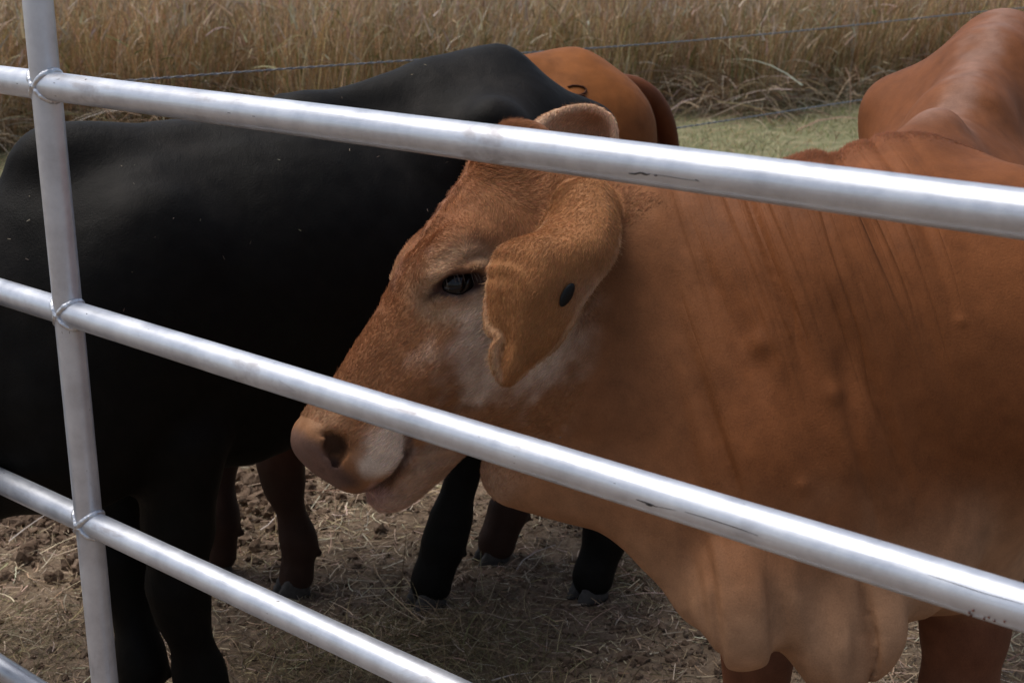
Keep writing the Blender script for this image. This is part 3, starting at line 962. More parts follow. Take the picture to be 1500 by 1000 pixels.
def body_prims(F, B, AX, L, W, Z, hump=1.0, wd=0.0, hook=1.0, pin=-1.33, sk=.09):
    """trunk of a yearling in its own frame: B(x forward, y left, z up)"""
    f, l, u = AX
    E = lambda x, y, z, r, k=.06, op='u', ax=None: F.ell(B(x, y, z), AX if ax is None else ax, np.array(r) * [L, W, Z], k, op)
    E(-.50, 0, .90 + wd * .6, (.66, .265, .345 - wd * .6), .05)
    E(-.10, 0, .90 - wd * .5, (.36, .235, .370 - wd * .5), .06)
    E(.10, 0, .82, (.26, .205, .300), .06)
    F.chain([B(.05, 0, 1.235 - wd), B(-.20, 0, 1.225 - wd), B(-.55, 0, 1.215 + wd * .25), B(-.90, 0, 1.265), B(-1.12, 0, 1.285)], [.055, .05, .045, .05, .06], sk)
    E(.02, 0, 1.235 - wd, (.13, .055, .075 * hump), .06)
    E(-1.08, 0, 1.08, (.30, .235, .245), .07)
    for g in (-1, 1):
        F.ell(B(-.93, g * .215, 1.215), AX, np.array((.060, .045, .050)) * hook, .11)                 # hook bone
        F.ell(B(pin, g * .11, 1.16), AX, (.07, .055, .06), .08)                 # pin bone
        a1 = nrm(f * .35 + u * .94); ax = np.stack([np.cross(l, a1), l, a1])
        E(-1.16, g * .135, .82, (.21, .110, .34), .06)                               # thigh
        a2 = nrm(-f * .38 + u * .92); ax2 = np.stack([np.cross(l, a2), l, a2])
        E(.02, g * .165, .98 - wd * 2.0, (.15, .085, .30 - wd), .06 + wd, ax=ax2)                         # shoulder blade
        E(.10, g * .150, .74, (.16, .085, .16), .06)                                 # upper arm
    F.cone(B(-.92, 0, .62 + wd * 2), B(-.35, 0, .56 + wd * 2), .10, .12, .08)

def frame(origin, back):
    o = np.array([origin[0], origin[1], 0.0]); b = nrm([back[0], back[1], 0]); f = -b
    l = np.array([-f[1], f[0], 0]); u = np.array([0, 0, 1.0])
    return o, f, l, u

HOOF_MESH = {}
def hoof(foot, fwd, side, sc, parent):
    """cloven hoof: two claws, one mesh"""
    Vs, Fs = [], []; off = 0
    for g in (-1, 1):
        nr, nv = 9, 20
        th = np.linspace(0, 2 * math.pi, nv, endpoint=False)
        rows = []
        for i in range(nr):
            h = i / (nr - 1)
            z = .060 * (1 - h)
            rl = (.030 + .016 * h) * sc; rw = (.0200 + .004 * h) * sc
            tip = 1 + .16 * h * np.maximum(np.cos(th), 0) ** 2
            cx = .004 + .012 * h
            X = cx * sc + rl * np.cos(th) * tip; Y = g * .0205 * sc + rw * np.sin(th) * (1 - .28 * h * np.maximum(np.cos(th), 0))
            X += .0012 * np.sin(h * 22)
            rows.append(foot + fwd * X[:, None] + side * Y[:, None] + np.array([0, 0, 1]) * (z * sc + .002 - .010 * (1 - h) * np.maximum(-np.cos(th), 0))[:, None])
        V = np.concatenate(rows + [rows[0].mean(0)[None], rows[-1].mean(0)[None]])
        i = np.arange(nr - 1)[:, None] * nv + np.arange(nv); j = np.arange(nr - 1)[:, None] * nv + (np.arange(nv) + 1) % nv
        F = np.stack([i, i + nv, j + nv, j], -1).reshape(-1, 4)
        q = np.arange(nv); k = (q + 1) % nv
        F = np.concatenate([F, np.stack([q, k, np.full(nv, nr * nv), np.full(nv, nr * nv)], 1), np.stack([k + (nr - 1) * nv, q + (nr - 1) * nv, np.full(nv, nr * nv + 1), np.full(nv, nr * nv + 1)], 1)])
        Vs.append(V); Fs.append(F + off); off += len(V)
    return quads_to_mesh('hoof', np.concatenate(Vs), np.concatenate(Fs), M_HOOF, parent)

def ball(name, c, ax, r, mat, parent, nu=24, nv=16):
    th = np.linspace(0, 2 * math.pi, nu, endpoint=False); ph = np.linspace(0, math.pi, nv)
    D = np.stack([np.sin(ph)[:, None] * np.cos(th), np.sin(ph)[:, None] * np.sin(th), np.cos(ph)[:, None] + 0 * th], -1).reshape(-1, 3)
    V = c + (D * r) @ np.asarray(ax)
    i = np.arange(nv - 1)[:, None] * nu + np.arange(nu); j = np.arange(nv - 1)[:, None] * nu + (np.arange(nu) + 1) % nu
    F = np.stack([i, i + nu, j + nu, j], -1).reshape(-1, 4)
    return mesh_np(name, V, F, mat, parent)

def hair(name, P, T, N, L, col, rad, mat, parent, lift=0.35, curl=0.15, droop=0.0):
    """short coat hairs: real strands lying along T"""
    n = len(P)
    rv = rng.normal(size=(n, 3))
    d = nrm(T + N * (lift * rng.uniform(.5, 1.3, n))[:, None] + rv * curl)
    side = rng.normal(size=(n, 3)) * curl
    p0 = P - N * .0006
    p1 = p0 + d * (L * .5)[:, None]
    p2 = p0 + (d + side * .4 - N * (lift * .30) - np.array([0, 0, droop])) * L[:, None]
    pts = np.stack([p0, p1, p2], 1).reshape(-1, 3).astype(np.float32)
    hc = bpy.data.hair_curves.new(name)
    hc.add_curves([3] * n)
    hc.attributes['position'].data.foreach_set('vector', pts.ravel())
    ra = hc.attributes.get('radius') or hc.attributes.new('radius', 'FLOAT', 'POINT')
    ra.data.foreach_set('value', np.tile(np.array([rad, rad * .75, rad * .15], np.float32), n))
    ca = hc.attributes.new('coat', 'FLOAT_COLOR', 'CURVE')
    ca.data.foreach_set('color', np.concatenate([col, np.ones((n, 1))], 1).astype(np.float32).ravel())
    hc.materials.append(mat)
    o = bpy.data.objects.new(name, hc)
    COL.objects.link(o)
    adopt(o, parent)
    o['kind'] = 'stuff'
    return o

def leaf(rows):
    """rows of (px,py,zc) triples/quintuples -> grid of points"""
    return np.array([[C(*p) for p in r] for r in rows])

def ray_hit(F, px, py, z0=.8):
    e = np.array([0, 0, CAMZ]); D = nrm(C(px, py, 1.0) - e); t = z0
    for _ in range(90):
        d = F.ev((e + D * t)[None])[0]
        if abs(d) < 2e-4: break
        t += np.clip(d, -.03, .05) * .8
    return e + D * t

# ---- the near, red-brown animal
def near_cow():
    F = Field()
    o, f, l, u = frame((.61, 2.10), (.44, .898))
    L, W, Z = 1.0, 1.0, 1.0
    B = lambda x, y, z: o + f * x * L + l * y * W + u * z * Z
    AX = np.stack([f, l, u])
    body_prims(F, B, AX, L, W, 1.0, .6, .025)
    # rump stands higher than the shoulders
    F.chain([B(-.55, 0, 1.25), B(-.85, 0, 1.315), B(-1.05, 0, 1.335), B(-1.25, 0, 1.285)], [.045, .048, .052, .045], .12)
    F.ell(B(-.98, 0, 1.135), AX, (.33, .25, .20), .09)
    F.ell(B(-.26, 0, 1.268), AX, (.055, .030, .028), .05)
    # head
    cam3 = lambda v: nrm(CR * v[0] + CD * v[1] + CF * v[2])
    a = cam3((-.545, .822, -.16)); n = cam3((-.80, -.52, -.30)); n = nrm(n - a * (a @ n)); s = np.cross(a, n)
    if s @ CF > 0: s = -s
    O = C(715, 215, 2.02)
    H = head_prims(F, O, a, n, s)
    # neck
    sd = nrm(CF * 1.0 + CR * .25)
    F.flat(C(842, 410, 2.03), C(1180, 480, 2.02), .145, .208, sd, .62, .07)
    F.flat(C(1180, 480, 2.02), C(1420, 505, 2.05), .212, .275, sd, .74, .08)
    F.cone(C(790, 300, 2.07), C(980, 345, 2.06), .070, .075, .06)
    F.cone(C(980, 350, 2.06), C(1160, 328, 2.08), .066, .062, .06)
    F.cone(C(1160, 328, 2.08), C(1330, 272, 2.10), .062, .056, .06)
    F.ell(C(1295, 262, 2.10), np.stack([CR, CF, -CD]), (.150, .042, .048), .05)
    F.flat(C(835, 560, 2.00), C(1080, 650, 1.96), .110, .20, sd, .55, .07)
    # throat skin and dewlap
    F.flat(C(757, 690, 1.985), C(892, 710, 1.965), .054, .070, sd, .62, .018)
    F.flat(C(905, 700, 1.955), C(985, 738, 1.93), .064, .088, sd, .5, .025)
    F.flat(C(985, 738, 1.93), C(1078, 865, 1.90), .088, .090, sd, .42, .04)
    F.ell(C(1085, 885, 1.87), np.stack([CR, CD, CF]), (.075, .092, .050), .03)
    F.flat(C(1150, 790, 1.92), C(1225, 915, 1.90), .10, .095, sd, .5, .04)
    F.ell(C(1225, 925, 1.90), np.stack([CR, CD, CF]), (.074, .110, .045), .010)
    F.ell(C(1295, 850, 1.93), np.stack([CR, CD, CF]), (.055, .062, .045), .015)
    F.flat(C(1160, 700, 1.95), C(1330, 800, 1.95), .17, .095, sd, .6, .05)
    F.cone(C(1148, 820, 1.80), C(1166, 985, 1.825), .012, .020, .022, 'c')
    F.cone(C(1268, 850, 1.83), C(1272, 1010, 1.86), .010, .014, .018, 'c')
    F.cone(C(1068, 895, 1.805), C(1062, 935, 1.815), .004, .006, .010, 'c')
    # legs
    feet = [B(.05, .17, 0), B(.07, -.17, 0), B(-1.22, .16, 0), B(-1.05, -.17, 0)]
    for q in feet: q[2] = float(gz(q[0], q[1]))
    leg_front(F, B(.03, .16, .66), feet[0], 1.08, f, .04, l)
    leg_front(F, B(.05, -.16, .66), feet[1], 1.08, f, .04, l)
    leg_hind(F, B(-1.06, .155, .68), feet[2], 1.06, f, .05, l)
    leg_hind(F, B(-.98, -.155, .68), feet[3], 1.06, f, .05, l)
    # ears: the near one hangs over the cheek, the far one stands up beyond the poll
    near_rows = [
        [(822, 300, 1.965), (838, 285, 1.93), (856, 276, 1.92), (874, 276, 1.93), (886, 292, 1.965)],
        [(808, 326, 1.955), (830, 315, 1.910), (855, 308, 1.885), (884, 308, 1.89), (900, 326, 1.925)],
        [(784, 347, 1.950), (812, 338, 1.900), (845, 336, 1.868), (880, 340, 1.87), (901, 352, 1.91)],
        [(739, 364, 1.925), (762, 360, 1.888), (812, 364, 1.852), (865, 370, 1.86), (892, 380, 1.90)],
        [(722, 392, 1.920), (746, 390, 1.880), (795, 396, 1.846), (842, 402, 1.856), (868, 412, 1.89)],
        [(717, 428, 1.918), (738, 428, 1.880), (780, 432, 1.848), (822, 438, 1.858), (848, 442, 1.885)],
        [(715, 460, 1.914), (736, 462, 1.890), (768, 466, 1.860), (808, 472, 1.868), (834, 470, 1.888)],
        [(719, 482, 1.905), (741, 484, 1.893), (765, 486, 1.866), (800, 490, 1.872), (824, 486, 1.888)],
        [(733, 493, 1.893), (746, 500, 1.894), (762, 505, 1.872), (790, 508, 1.878), (812, 503, 1.890)],
        [(725, 512, 1.888), (740, 516, 1.893), (757, 520, 1.876), (780, 522, 1.882), (797, 516, 1.891)],
        [(725, 532, 1.888), (736, 537, 1.891), (751, 540, 1.880), (765, 538, 1.886), (778, 531, 1.893)],
        [(735, 552, 1.890), (739, 555, 1.890), (744, 556, 1.888), (750, 555, 1.890), (758, 550, 1.893)],
    ]
    for i_, r_ in enumerate(near_rows):
        dz_ = (0, .015, .03, .045, .048, .048, .046, .045, .043, .041, .040, .038)[i_]
        near_rows[i_] = [(x_, y_, z_ - dz_) for x_, y_, z_ in r_]
    G = leaf(near_rows)
    th = np.full(G.shape[:2], .0056); th[:, 0] = .0050; th[:, -1] = .0050; th[0] = .012; th[1] = .007; th[:, 2] = np.maximum(th[:, 2], .0055)
    F.sheet(G, th, .012); ear1 = F.p[-1][0]
    F.chain([C(800, 275, 2.02), C(840, 280, 1.98), C(868, 300, 1.940), C(876, 330, 1.905)], [.045, .036, .024, .010], .025)
    far_rows = [
        [(772, 205, 2.10), (780, 220, 2.14), (790, 240, 2.13), (800, 262, 2.09)],
        [(800, 175, 2.14), (812, 200, 2.19), (825, 235, 2.19), (828, 268, 2.12)],
        [(838, 160, 2.16), (848, 188, 2.22), (856, 235, 2.22), (856, 280, 2.14)],
        [(872, 160, 2.17), (878, 188, 2.22), (882, 240, 2.22), (878, 288, 2.15)],
        [(896, 178, 2.17), (896, 205, 2.20), (896, 248, 2.20), (890, 290, 2.15)],
        [(902, 215, 2.17), (901, 235, 2.18), (900, 262, 2.17), (896, 292, 2.15)],
    ]
    G2 = leaf(far_rows)
    t2 = np.full(G2.shape[:2], .0056); t2[0] = .012; t2[1] = .007
    F.sheet(G2, t2, .012); ear2 = F.p[-1][0]
    F.chain([C(775, 232, 2.10), C(800, 240, 2.14)], [.04, .022], .03)
    # crown of hair on the poll
    F.ell(C(768, 205, 2.05), np.stack([CR, CD, CF]), (.040, .028, .05), .035)
    t1 = time.time()
    allp = np.array([B(-1.5, 0, 0), B(.5, 0, 0), C(430, 700, 1.9), C(1100, 1000, 1.8)])
    lo = np.array([-.42, 1.45, -.02]); hi = np.array([1.75, 3.75, 1.52])
    V, Q, N = F.grow(lo, hi, .0058, 1)
    print('near body', len(V), round(time.time() - t1, 1))
    # ---------------- where things are on the animal
    def loc(P):
        r = P - O
        return r @ a, r @ n, r @ s
    def world_uv(P):
        r = P - np.array([0, 0, CAMZ]); z = r @ CF
        return 750 + FPX * (r @ CR) / z, 500 + FPX * (r @ CD) / z
    def headmask(P):
        t, nn, ss = loc(P)
        return sstep(-.085, -.035, t) * sstep(-.32, -.27, nn) * sstep(.16, .13, np.abs(ss))
    # neck folds, in the neck's own lengths: q along the neck, r down it
    nk0 = C(900, 420, 2.0); nkx = nrm(C(1300, 420, 2.0) - nk0)
    def folds(P):
        x = (P - nk0) @ nkx; z = P[:, 2]
        lean = x + (z - 1.0) * .28 + .012 * vnoise(np.stack([x * 5, z * 5, 0 * x], 1), 91)
        q = np.stack([lean / .030, z / .30, 0 * x + 3], 1)
        w1 = vnoise(q, 21); w1 = -np.exp(-(w1 / .17) ** 2)
        q2 = np.stack([lean / .015, z / .16, 0 * x + 9], 1)
        w2 = vnoise(q2, 22)
        q3 = np.stack([lean / .046, z / .42, 0 * x + 1], 1)
        w3 = vnoise(q3, 23)
        m1 = sstep(.03, .14, x) * sstep(.50, .34, x)
        up = sstep(.92, 1.14, z + .06 * vnoise(q * [1, 0, 1], 24)) * sstep(1.30, 1.20, z)
        lowm = sstep(.62, .75, z) * sstep(1.1, .95, z)
        return m1 * (up * (.0006 * w2) + lowm * (.0006 * w2) + (-.0105 * np.exp(-(w3 / .32) ** 2) + .003 * w3) * sstep(.7, .95, z))
    def foldattr(P):
        x = (P - nk0) @ nkx; z = P[:, 2]
        lean = x + (z - 1.0) * .28 + .012 * vnoise(np.stack([x * 5, z * 5, 0 * x], 1), 91)
        fade = vnoise(np.stack([lean / .03, z / .25, 0 * x], 1), 24)
        mk = sstep(.05, .16, x) * sstep(.50, .34, x) * (sstep(.95, 1.16, z + .07 * fade) * sstep(1.31, 1.22, z) + .08 * sstep(.62, .8, z)) * ((P - o) @ f > -.12)
        return np.stack([lean / .021, z / .26, 0 * x + .5], 1), np.clip(mk, 0, 1)
    def belly_folds(P):
        x = (P - nk0) @ nkx; z = P[:, 2]
        q = np.stack([(x - (.8 - z) * .12) / .045, z / .4, 0 * x + 5], 1)
        w = vnoise(q, 31)
        m = sstep(.86, .70, z) * sstep(.42, .52, z + .0) * sstep(.0, .08, x) * sstep(.52, .40, x)
        return m * (.008 * w - .014 * np.exp(-(vnoise(q * [.9, 1, 1] + 7, 33) / .22) ** 2))
    front = sstep(-.25, .0, (V - o) @ f + .0)
    d = folds(V) * front + belly_folds(V) * front
    # muscle, vein and rib unevenness
    d += .0035 * fbm(V * 7, 3, 55) * sstep(-.02, .02, .2 - headmask(V) * .15)
    hm = headmask(V)
    t, nn, ss = loc(V)
    d += hm * .0012 * fbm(V * 38, 2, 57)
    # curls of hair down the forehead
    fr = np.exp(-(ss / .030) ** 2) * sstep(-.05, -.01, nn) * sstep(.02, .06, t) * sstep(.36, .24, t)
    d += fr * .0030 * vnoise(np.stack([t / .012, ss / .012, nn / .03], 1), 58)
    # wrinkles over the eye and on the throat
    we = np.exp(-((t - .19) / .045) ** 2 - ((nn + .052) / .035) ** 2) * (ss > .03)
    rr_ = np.hypot((t - .205) * .8, (nn + .078))
    d += we * .0016 * np.sin(rr_ / .0036)
    lw = np.exp(-((t - .40) / .06) ** 2 - ((nn + .165) / .04) ** 2)
    d += lw * .0028 * np.sin((t * .75 - nn * .8) / .0042)
    # warty lumps on the neck and shoulder
    for (px, py, zc, r, h) in ((1113, 502, 1.84, .017, .006), (1178, 712, 1.80, .010, .004), (1225, 575, 1.80, .014, .004), (1408, 470, 1.78, .007, .003)):
        c0 = ray_hit(F, px, py, 1.2)
        d += h * np.exp(-(((V - c0) ** 2).sum(1)) / r ** 2)
    V2 = V + N * d[:, None]
    # ---------------- colour of the coat
    red = np.array([.166, .056, .0180]); tan = np.array([.275, .128, .058]); cream = np.array([.46, .30, .18]); white = np.array([.58, .45, .345])
    dark = np.array([.11, .036, .014]); skin = np.array([.115, .062, .044]); pink = np.array([.34, .20, .165])
    CP = [C(900, 262, 2.08), C(1010, 262, 2.06), C(1160, 236, 2.07), C(1250, 205, 2.09), C(1335, 188, 2.10), C(1405, 205, 2.12)]
    def crest_d(P):
        out = np.full(len(P), 9.0)
        for i_ in range(len(CP) - 1):
            d_ = CP[i_ + 1] - CP[i_]; h_ = np.clip((P - CP[i_]) @ d_ / (d_ @ d_), 0, 1)
            out = np.minimum(out, np.linalg.norm(P - CP[i_] - h_[:, None] * d_, axis=1))
        return out
    def coat(P, t=None):
        t, nn, ss = loc(P)
        hm = headmask(P)[:, None]
        z = P[:, 2]
        x = (P - nk0) @ nkx
        n1 = fbm(P * 9, 4, 71); n2 = fbm(P * 60, 3, 72); n3 = fbm(P * 24, 3, 74)
        c = red[None] * (1 + .22 * n1[:, None] + .16 * n2[:, None])
        mixm = lambda c, k, m: c * (1 - m[:, None]) + k[None] * (1 + .18 * n2[:, None]) * m[:, None]
        # paler dewlap, belly, inside the legs
        bx = (P - o) @ f
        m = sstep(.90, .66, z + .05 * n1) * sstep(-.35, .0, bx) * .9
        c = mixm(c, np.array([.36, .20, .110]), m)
        c = mixm(c, tan * .8, sstep(-.1, .12, -(x - .12)) * (1 - hm[:, 0]) * .35)
        # darker crest, legs
        crest = np.exp(-(crest_d(P) / .060) ** 2)
        c = mixm(c, dark * 1.4, crest * .6)
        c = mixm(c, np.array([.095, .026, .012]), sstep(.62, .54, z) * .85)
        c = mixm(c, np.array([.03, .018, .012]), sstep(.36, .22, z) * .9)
        # light-grey shine along the spine, painted into the coat colour
        sp = np.exp(-(((P - o) @ l + .012 * n3 * 3) / .035) ** 2) * sstep(1.20, 1.26, z) * sstep(-.15, -.25, bx)
        c = mixm(c, np.array([.30, .20, .16]), sp * .45)
        # head
        h = hm[:, 0]
        c = mixm(c, tan * np.array([.95, .90, .86]), h * .85)
        c = mixm(c, red * 1.1, h * np.exp(-((nn - .01) / .035) ** 2) * sstep(.46, .36, t) * .65)
        c = mixm(c, np.array([.20, .105, .07]), h * np.exp(-((ss) / .028) ** 2) * sstep(-.03, .0, nn) * sstep(.04, .1, t) * sstep(.34, .26, t) * .6 * sstep(-.3, .3, n3))
        # pale ring round the eye
        re = np.hypot((t - .208) / .052, (nn + .058) / .042)
        c = mixm(c, cream, h * (np.abs(ss) > .03) * np.exp(-(re - .95) ** 2 / .14) * .62)
        c = mixm(c, np.array([.05, .025, .02]), h * (np.abs(ss) > .05) * sstep(1.02, .74, np.hypot(((t - .208) * .72 + (nn + .0575) * .69) / .047, (-(t - .208) * .69 + (nn + .0575) * .72) / .021)) * .95)
        c = mixm(c, np.array([.05, .025, .02]), h * (ss > .05) * np.exp(-((t - .245) / .012) ** 2 - ((nn + .036) / .007) ** 2) * .9)
        # roan white cheek
        st = fbm(np.stack([t * 14, nn * 60, ss * 30], 1), 3, 75)
        ck = np.exp(-((t - .275 - .25 * (nn + .15)) / .075) ** 2 - ((nn + .160) / .070) ** 2)
        ck = np.clip(ck + .6 * np.exp(-((t - .235) / .05) ** 2 - ((nn + .105) / .03) ** 2) + .55 * np.exp(-((t - .20) / .09) ** 2 - ((nn + .225) / .05) ** 2), 0, 1)
        c = mixm(c, white, h * sstep(.18, 1.0, ck + .32 * st + .45 * n3 + .15 * n2) * .70)
        # white upper lip with tan freckles
        lip = np.maximum(np.exp(-((t - .458) / .044) ** 2 - ((nn + .110) / .040) ** 2), .62 * np.exp(-((t - .488) / .026) ** 2 - ((nn + .098) / .032) ** 2)) * (np.abs(ss) > .015)
        c = mixm(c, white * 1.12, h * sstep(.25, .7, lip + .25 * st + .15 * n3) * .9)
        c = mixm(c, np.array([.26, .13, .07]), h * sstep(.35, .5, n2) * sstep(.25, .6, lip) * .5)
        # nose leather, lips
        ns = sstep(.494, .510, t + .010 * n3 + .25 * (nn + .04) * (nn < -.04)) * sstep(-.110, -.085, nn)
        c = mixm(c, skin * 1.25, h * ns)
        c = mixm(c, skin * .55, h * np.exp(-((t - .520) / .014) ** 2 - ((nn + .092) / .026) ** 2) * .85)
        c = mixm(c, skin * .5, h * sstep(.15, .55, n2) * ns * .6)
        c = mixm(c, cream * .9, h * np.exp(-((t - .462) / .03) ** 2 - ((nn + .012) / .03) ** 2) * .4)
        c = mixm(c, np.array([.020, .012, .010]), h * (np.abs(ss) > .03) * .8 * sstep(1.15, .75, np.hypot((t - .490) / .015, (nn + .046) / .019)) )
        c = mixm(c, pink * .95, h * sstep(.495, .51, t) * sstep(-.118, -.128, nn) * .8)
        c = mixm(c, np.array([.10, .05, .035]), h * np.exp(-((nn + np.interp(t, [.42, .444, .487, .53], [.124, .144, .147, .122])) / .008) ** 2) * sstep(.41, .43, t) * .85)
        c = mixm(c, np.array([.36, .225, .145]), h * sstep(-.150, -.164, nn) * sstep(.33, .44, t) * (.6 + .4 * np.clip(st, -1, 1)))
        # ears
        kd = ear_d(P)
        c = mixm(c, np.array([.26, .112, .042]), sstep(.020, .010, kd))
        rim_ = sstep(.020, .010, kd) * sstep(.010, .004, rim_d(P, kd))
        c = mixm(c, np.array([.44, .27, .155]), rim_ * .7)
        far_in = sstep(.020, .010, np.maximum(ear2(P), 0) + .006)
        c = mixm(c, np.array([.56, .36, .23]), far_in * .85)  # far ear: cream inside, painted brighter for the sky light on it
        c = mixm(c, np.array([.38, .25, .17]), sstep(.020, .010, kd) * (1 - far_in) * np.exp(-((((P - C(868, 420, 1.89)) * [1, .3, 1]) ** 2).sum(1)) / .035 ** 2) * .6)
        return np.clip(c, .004, .9)
    def ear_d(P):
        return np.minimum(np.maximum(ear1(P), 0), np.maximum(ear2(P), 0)) + .006
    def edge_pts(E):
        x = np.linspace(0, len(E) - 1, 70); i = np.clip(x.astype(int), 0, len(E) - 2); fr = (x - i)[:, None]
        return E[i] * (1 - fr) + E[i + 1] * fr
    EP = np.concatenate([edge_pts(G[:, 0]), edge_pts(G[:, -1]), edge_pts(G2[:, 0])])
    def rim_d(P, kd):
        out = np.full(len(P), 1.0); m = np.nonzero(kd < .02)[0]
        for seg in np.array_split(m, max(1, len(m) // 20000)):
            out[seg] = np.sqrt(((P[seg, None] - EP[None]) ** 2).sum(-1)).min(1)
        return out
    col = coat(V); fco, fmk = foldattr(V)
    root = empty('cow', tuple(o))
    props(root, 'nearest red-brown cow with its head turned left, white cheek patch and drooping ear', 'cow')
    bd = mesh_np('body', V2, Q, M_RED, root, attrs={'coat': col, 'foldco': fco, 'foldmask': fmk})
    for q in feet: hoof(q, f, l, 1.08, root)
    # eyes
    for g in (-1, 1):
        ball('eye', H(.207, -.058, g * .0735), np.stack([a, n, s]), .0268, M_EYE, root)
    # ear tag button
    tc = ray_hit(F, 829, 431, 1.5)
    tn = nrm(F.grad(tc[None])[0])
    e1 = nrm(CD - tn * (CD @ tn)); e1 = nrm(e1 - CR * .45); e1 = nrm(e1 - tn * (e1 @ tn))
    ball('ear_tag', tc + tn * .003, np.stack([e1, np.cross(tn, e1), tn]), np.array([.0175, .0085, .004]), M_TAG, root, 24, 12)
    # ---------------- coat hair over what can be seen of it
    tri = np.concatenate([Q[:, [0, 1, 2]], Q[:, [0, 2, 3]]])
    A = V2[tri[:, 0]]; e1_ = V2[tri[:, 1]] - A; e2_ = V2[tri[:, 2]] - A
    area = np.linalg.norm(np.cross(e1_, e2_), axis=1) / 2
    cen = A + (e1_ + e2_) / 3
    fn_ = nrm(np.cross(e1_, e2_) + 1e-12)
    view = nrm(np.array([0, 0, CAMZ]) - cen)
    px, py = world_uv(cen)
    hmk = headmask(cen); ed = ear_d(cen)
    dens = hmk ** 2 + 1.0 * (ed < .02)
    fr_ = (cen - o) @ f > -.25
    dens *= np.where(fr_, 1, .35)
    cd_ = crest_d(cen); dens += .9 * np.exp(-(cd_ / .055) ** 2) * (hmk < .5)
    tt_, nn_, ss_ = loc(cen)
    bare = (tt_ > .482) & (nn_ > -.13) & (hmk > .5)
    eyeb = np.hypot(((tt_ - .208) * .72 + (nn_ + .0575) * .69) / .042, (-(tt_ - .208) * .69 + (nn_ + .0575) * .72) / .021) < 1
    dens[bare | (eyeb & (hmk > .3))] = 0
    dens[(cen[:, 2] < .35)] = 0
    w = area * dens
    NH = 330000
    cdf = np.cumsum(w); cdf /= cdf[-1]
    ti = np.searchsorted(cdf, rng.random(NH))
    r1, r2 = rng.random(NH), rng.random(NH); sw = r1 + r2 > 1; r1[sw] = 1 - r1[sw]; r2[sw] = 1 - r2[sw]
    P = A[ti] + e1_[ti] * r1[:, None] + e2_[ti] * r2[:, None]
    vn = N
    Nn = nrm(vn[tri[ti, 0]] * (1 - r1 - r2)[:, None] + vn[tri[ti, 1]] * r1[:, None] + vn[tri[ti, 2]] * r2[:, None])
    t, nn, ss = loc(P); hk = headmask(P)[:, None]
    flow = nrm(-f * 1.0 - u * .55)[None] * (1 - hk) + hk * (nrm(-a)[None] * 1.0 - n[None] * .35 * sstep(.1, .0, np.abs(nn) * 0 + .05)[:, None])
    # the forehead whorls outwards and down
    whirl = (np.exp(-((t - .12) / .09) ** 2) * hk[:, 0])[:, None]
    flow = flow + whirl * (s[None] * np.sign(ss)[:, None] * .7 + a[None] * 1.3)
    ek = ear_d(P)
    em = sstep(.02, .010, ek)[:, None]
    flow = flow * (1 - em) + em * (-CR[None] * .35 + CD[None] * .9)
    wob = np.stack([fbm(P * 8, 2, 81), fbm(P * 8, 2, 82), fbm(P * 8, 2, 83)], 1)
    flow = flow + (.22 + .75 * whirl) * wob
    T = nrm(flow - Nn * (flow * Nn).sum(1, keepdims=True))
    Ln = np.where(hk[:, 0] > .5, .0085, .0075) * (.45 + .55 * sstep(.2, .9, np.maximum(hk[:, 0], np.exp(-(crest_d(P) / .06) ** 2) * 1.2))) * rng.uniform(.6, 1.3, NH)
    crown = np.exp(-((t + .01) / .05) ** 2) * (np.abs(ss) < .08) * (nn > -.08)
    Ln = Ln * (1 + 1.3 * crown)
    cr_ = np.exp(-(crest_d(P) / .06) ** 2)
    Ln = Ln * (1 + .8 * cr_)
    Ln = np.where(em[:, 0] > .5, .0075 * rng.uniform(.6, 1.3, NH), Ln)
    lift = .30 + .0 * Ln
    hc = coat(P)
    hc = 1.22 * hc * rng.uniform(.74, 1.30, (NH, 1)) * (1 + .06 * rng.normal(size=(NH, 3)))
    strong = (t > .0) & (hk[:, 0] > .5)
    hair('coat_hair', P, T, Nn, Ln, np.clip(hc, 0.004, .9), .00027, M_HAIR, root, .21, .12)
    # fringe of long pale hair on the ear rims
    rim = []
    for A_, edge in ((G, 0), (G, -1), (G2, 0)):
        E = A_[:, edge] if edge == -1 or A_ is G else A_[:, 0]
        x = np.linspace(0, len(E) - 1, 900); i = np.clip(x.astype(int), 0, len(E) - 2); fr2 = (x - i)[:, None]
        mid = A_[:, A_.shape[1] // 2]
        pe = E[i] * (1 - fr2) + E[i + 1] * fr2; pm = mid[i] * (1 - fr2) + mid[i + 1] * fr2
        rim.append((pe, nrm(pe - pm)))
    P = np.concatenate([r[0] for r in rim]); D = np.concatenate([r[1] for r in rim]); k = len(P)
    P = P + rng.normal(0, .002, (k, 3))
    D = nrm(D + CD * .25 + rng.normal(0, .25, (k, 3)))
    hair('ear_fringe', P, D, -np.broadcast_to(CF, (k, 3)), rng.uniform(.006, .015, k), np.clip(np.array([.42, .25, .13]) * rng.uniform(.8, 1.2, (k, 1)), 0, .9), .00022, M_HAIR, root, .1, .12, .1)
    # eyelashes
    k = 16
    e1v = nrm(a * .72 + n * .69); e2v = nrm(n * .72 - a * .69)
    x = rng.uniform(-.030, .026, k)
    P = H(.198, -.046, .097) + e1v * x[:, None] + e2v * (-.12 * x * 0 - 7 * x * x)[:, None] + s * (.006 - 5 * x * x)[:, None]
    D = nrm(-e2v * .75 + s * .65 + e1v * (x * 6)[:, None] + rng.normal(0, .12, (k, 3)))
    hair('eyelashes', P, D, np.broadcast_to(s, (k, 3)), rng.uniform(.014, .024, k), np.clip(np.array([.16, .12, .09]) * rng.uniform(.4, 1.2, (k, 1)), 0, .9), .00020, M_HAIR, root, .1, .06, .2)
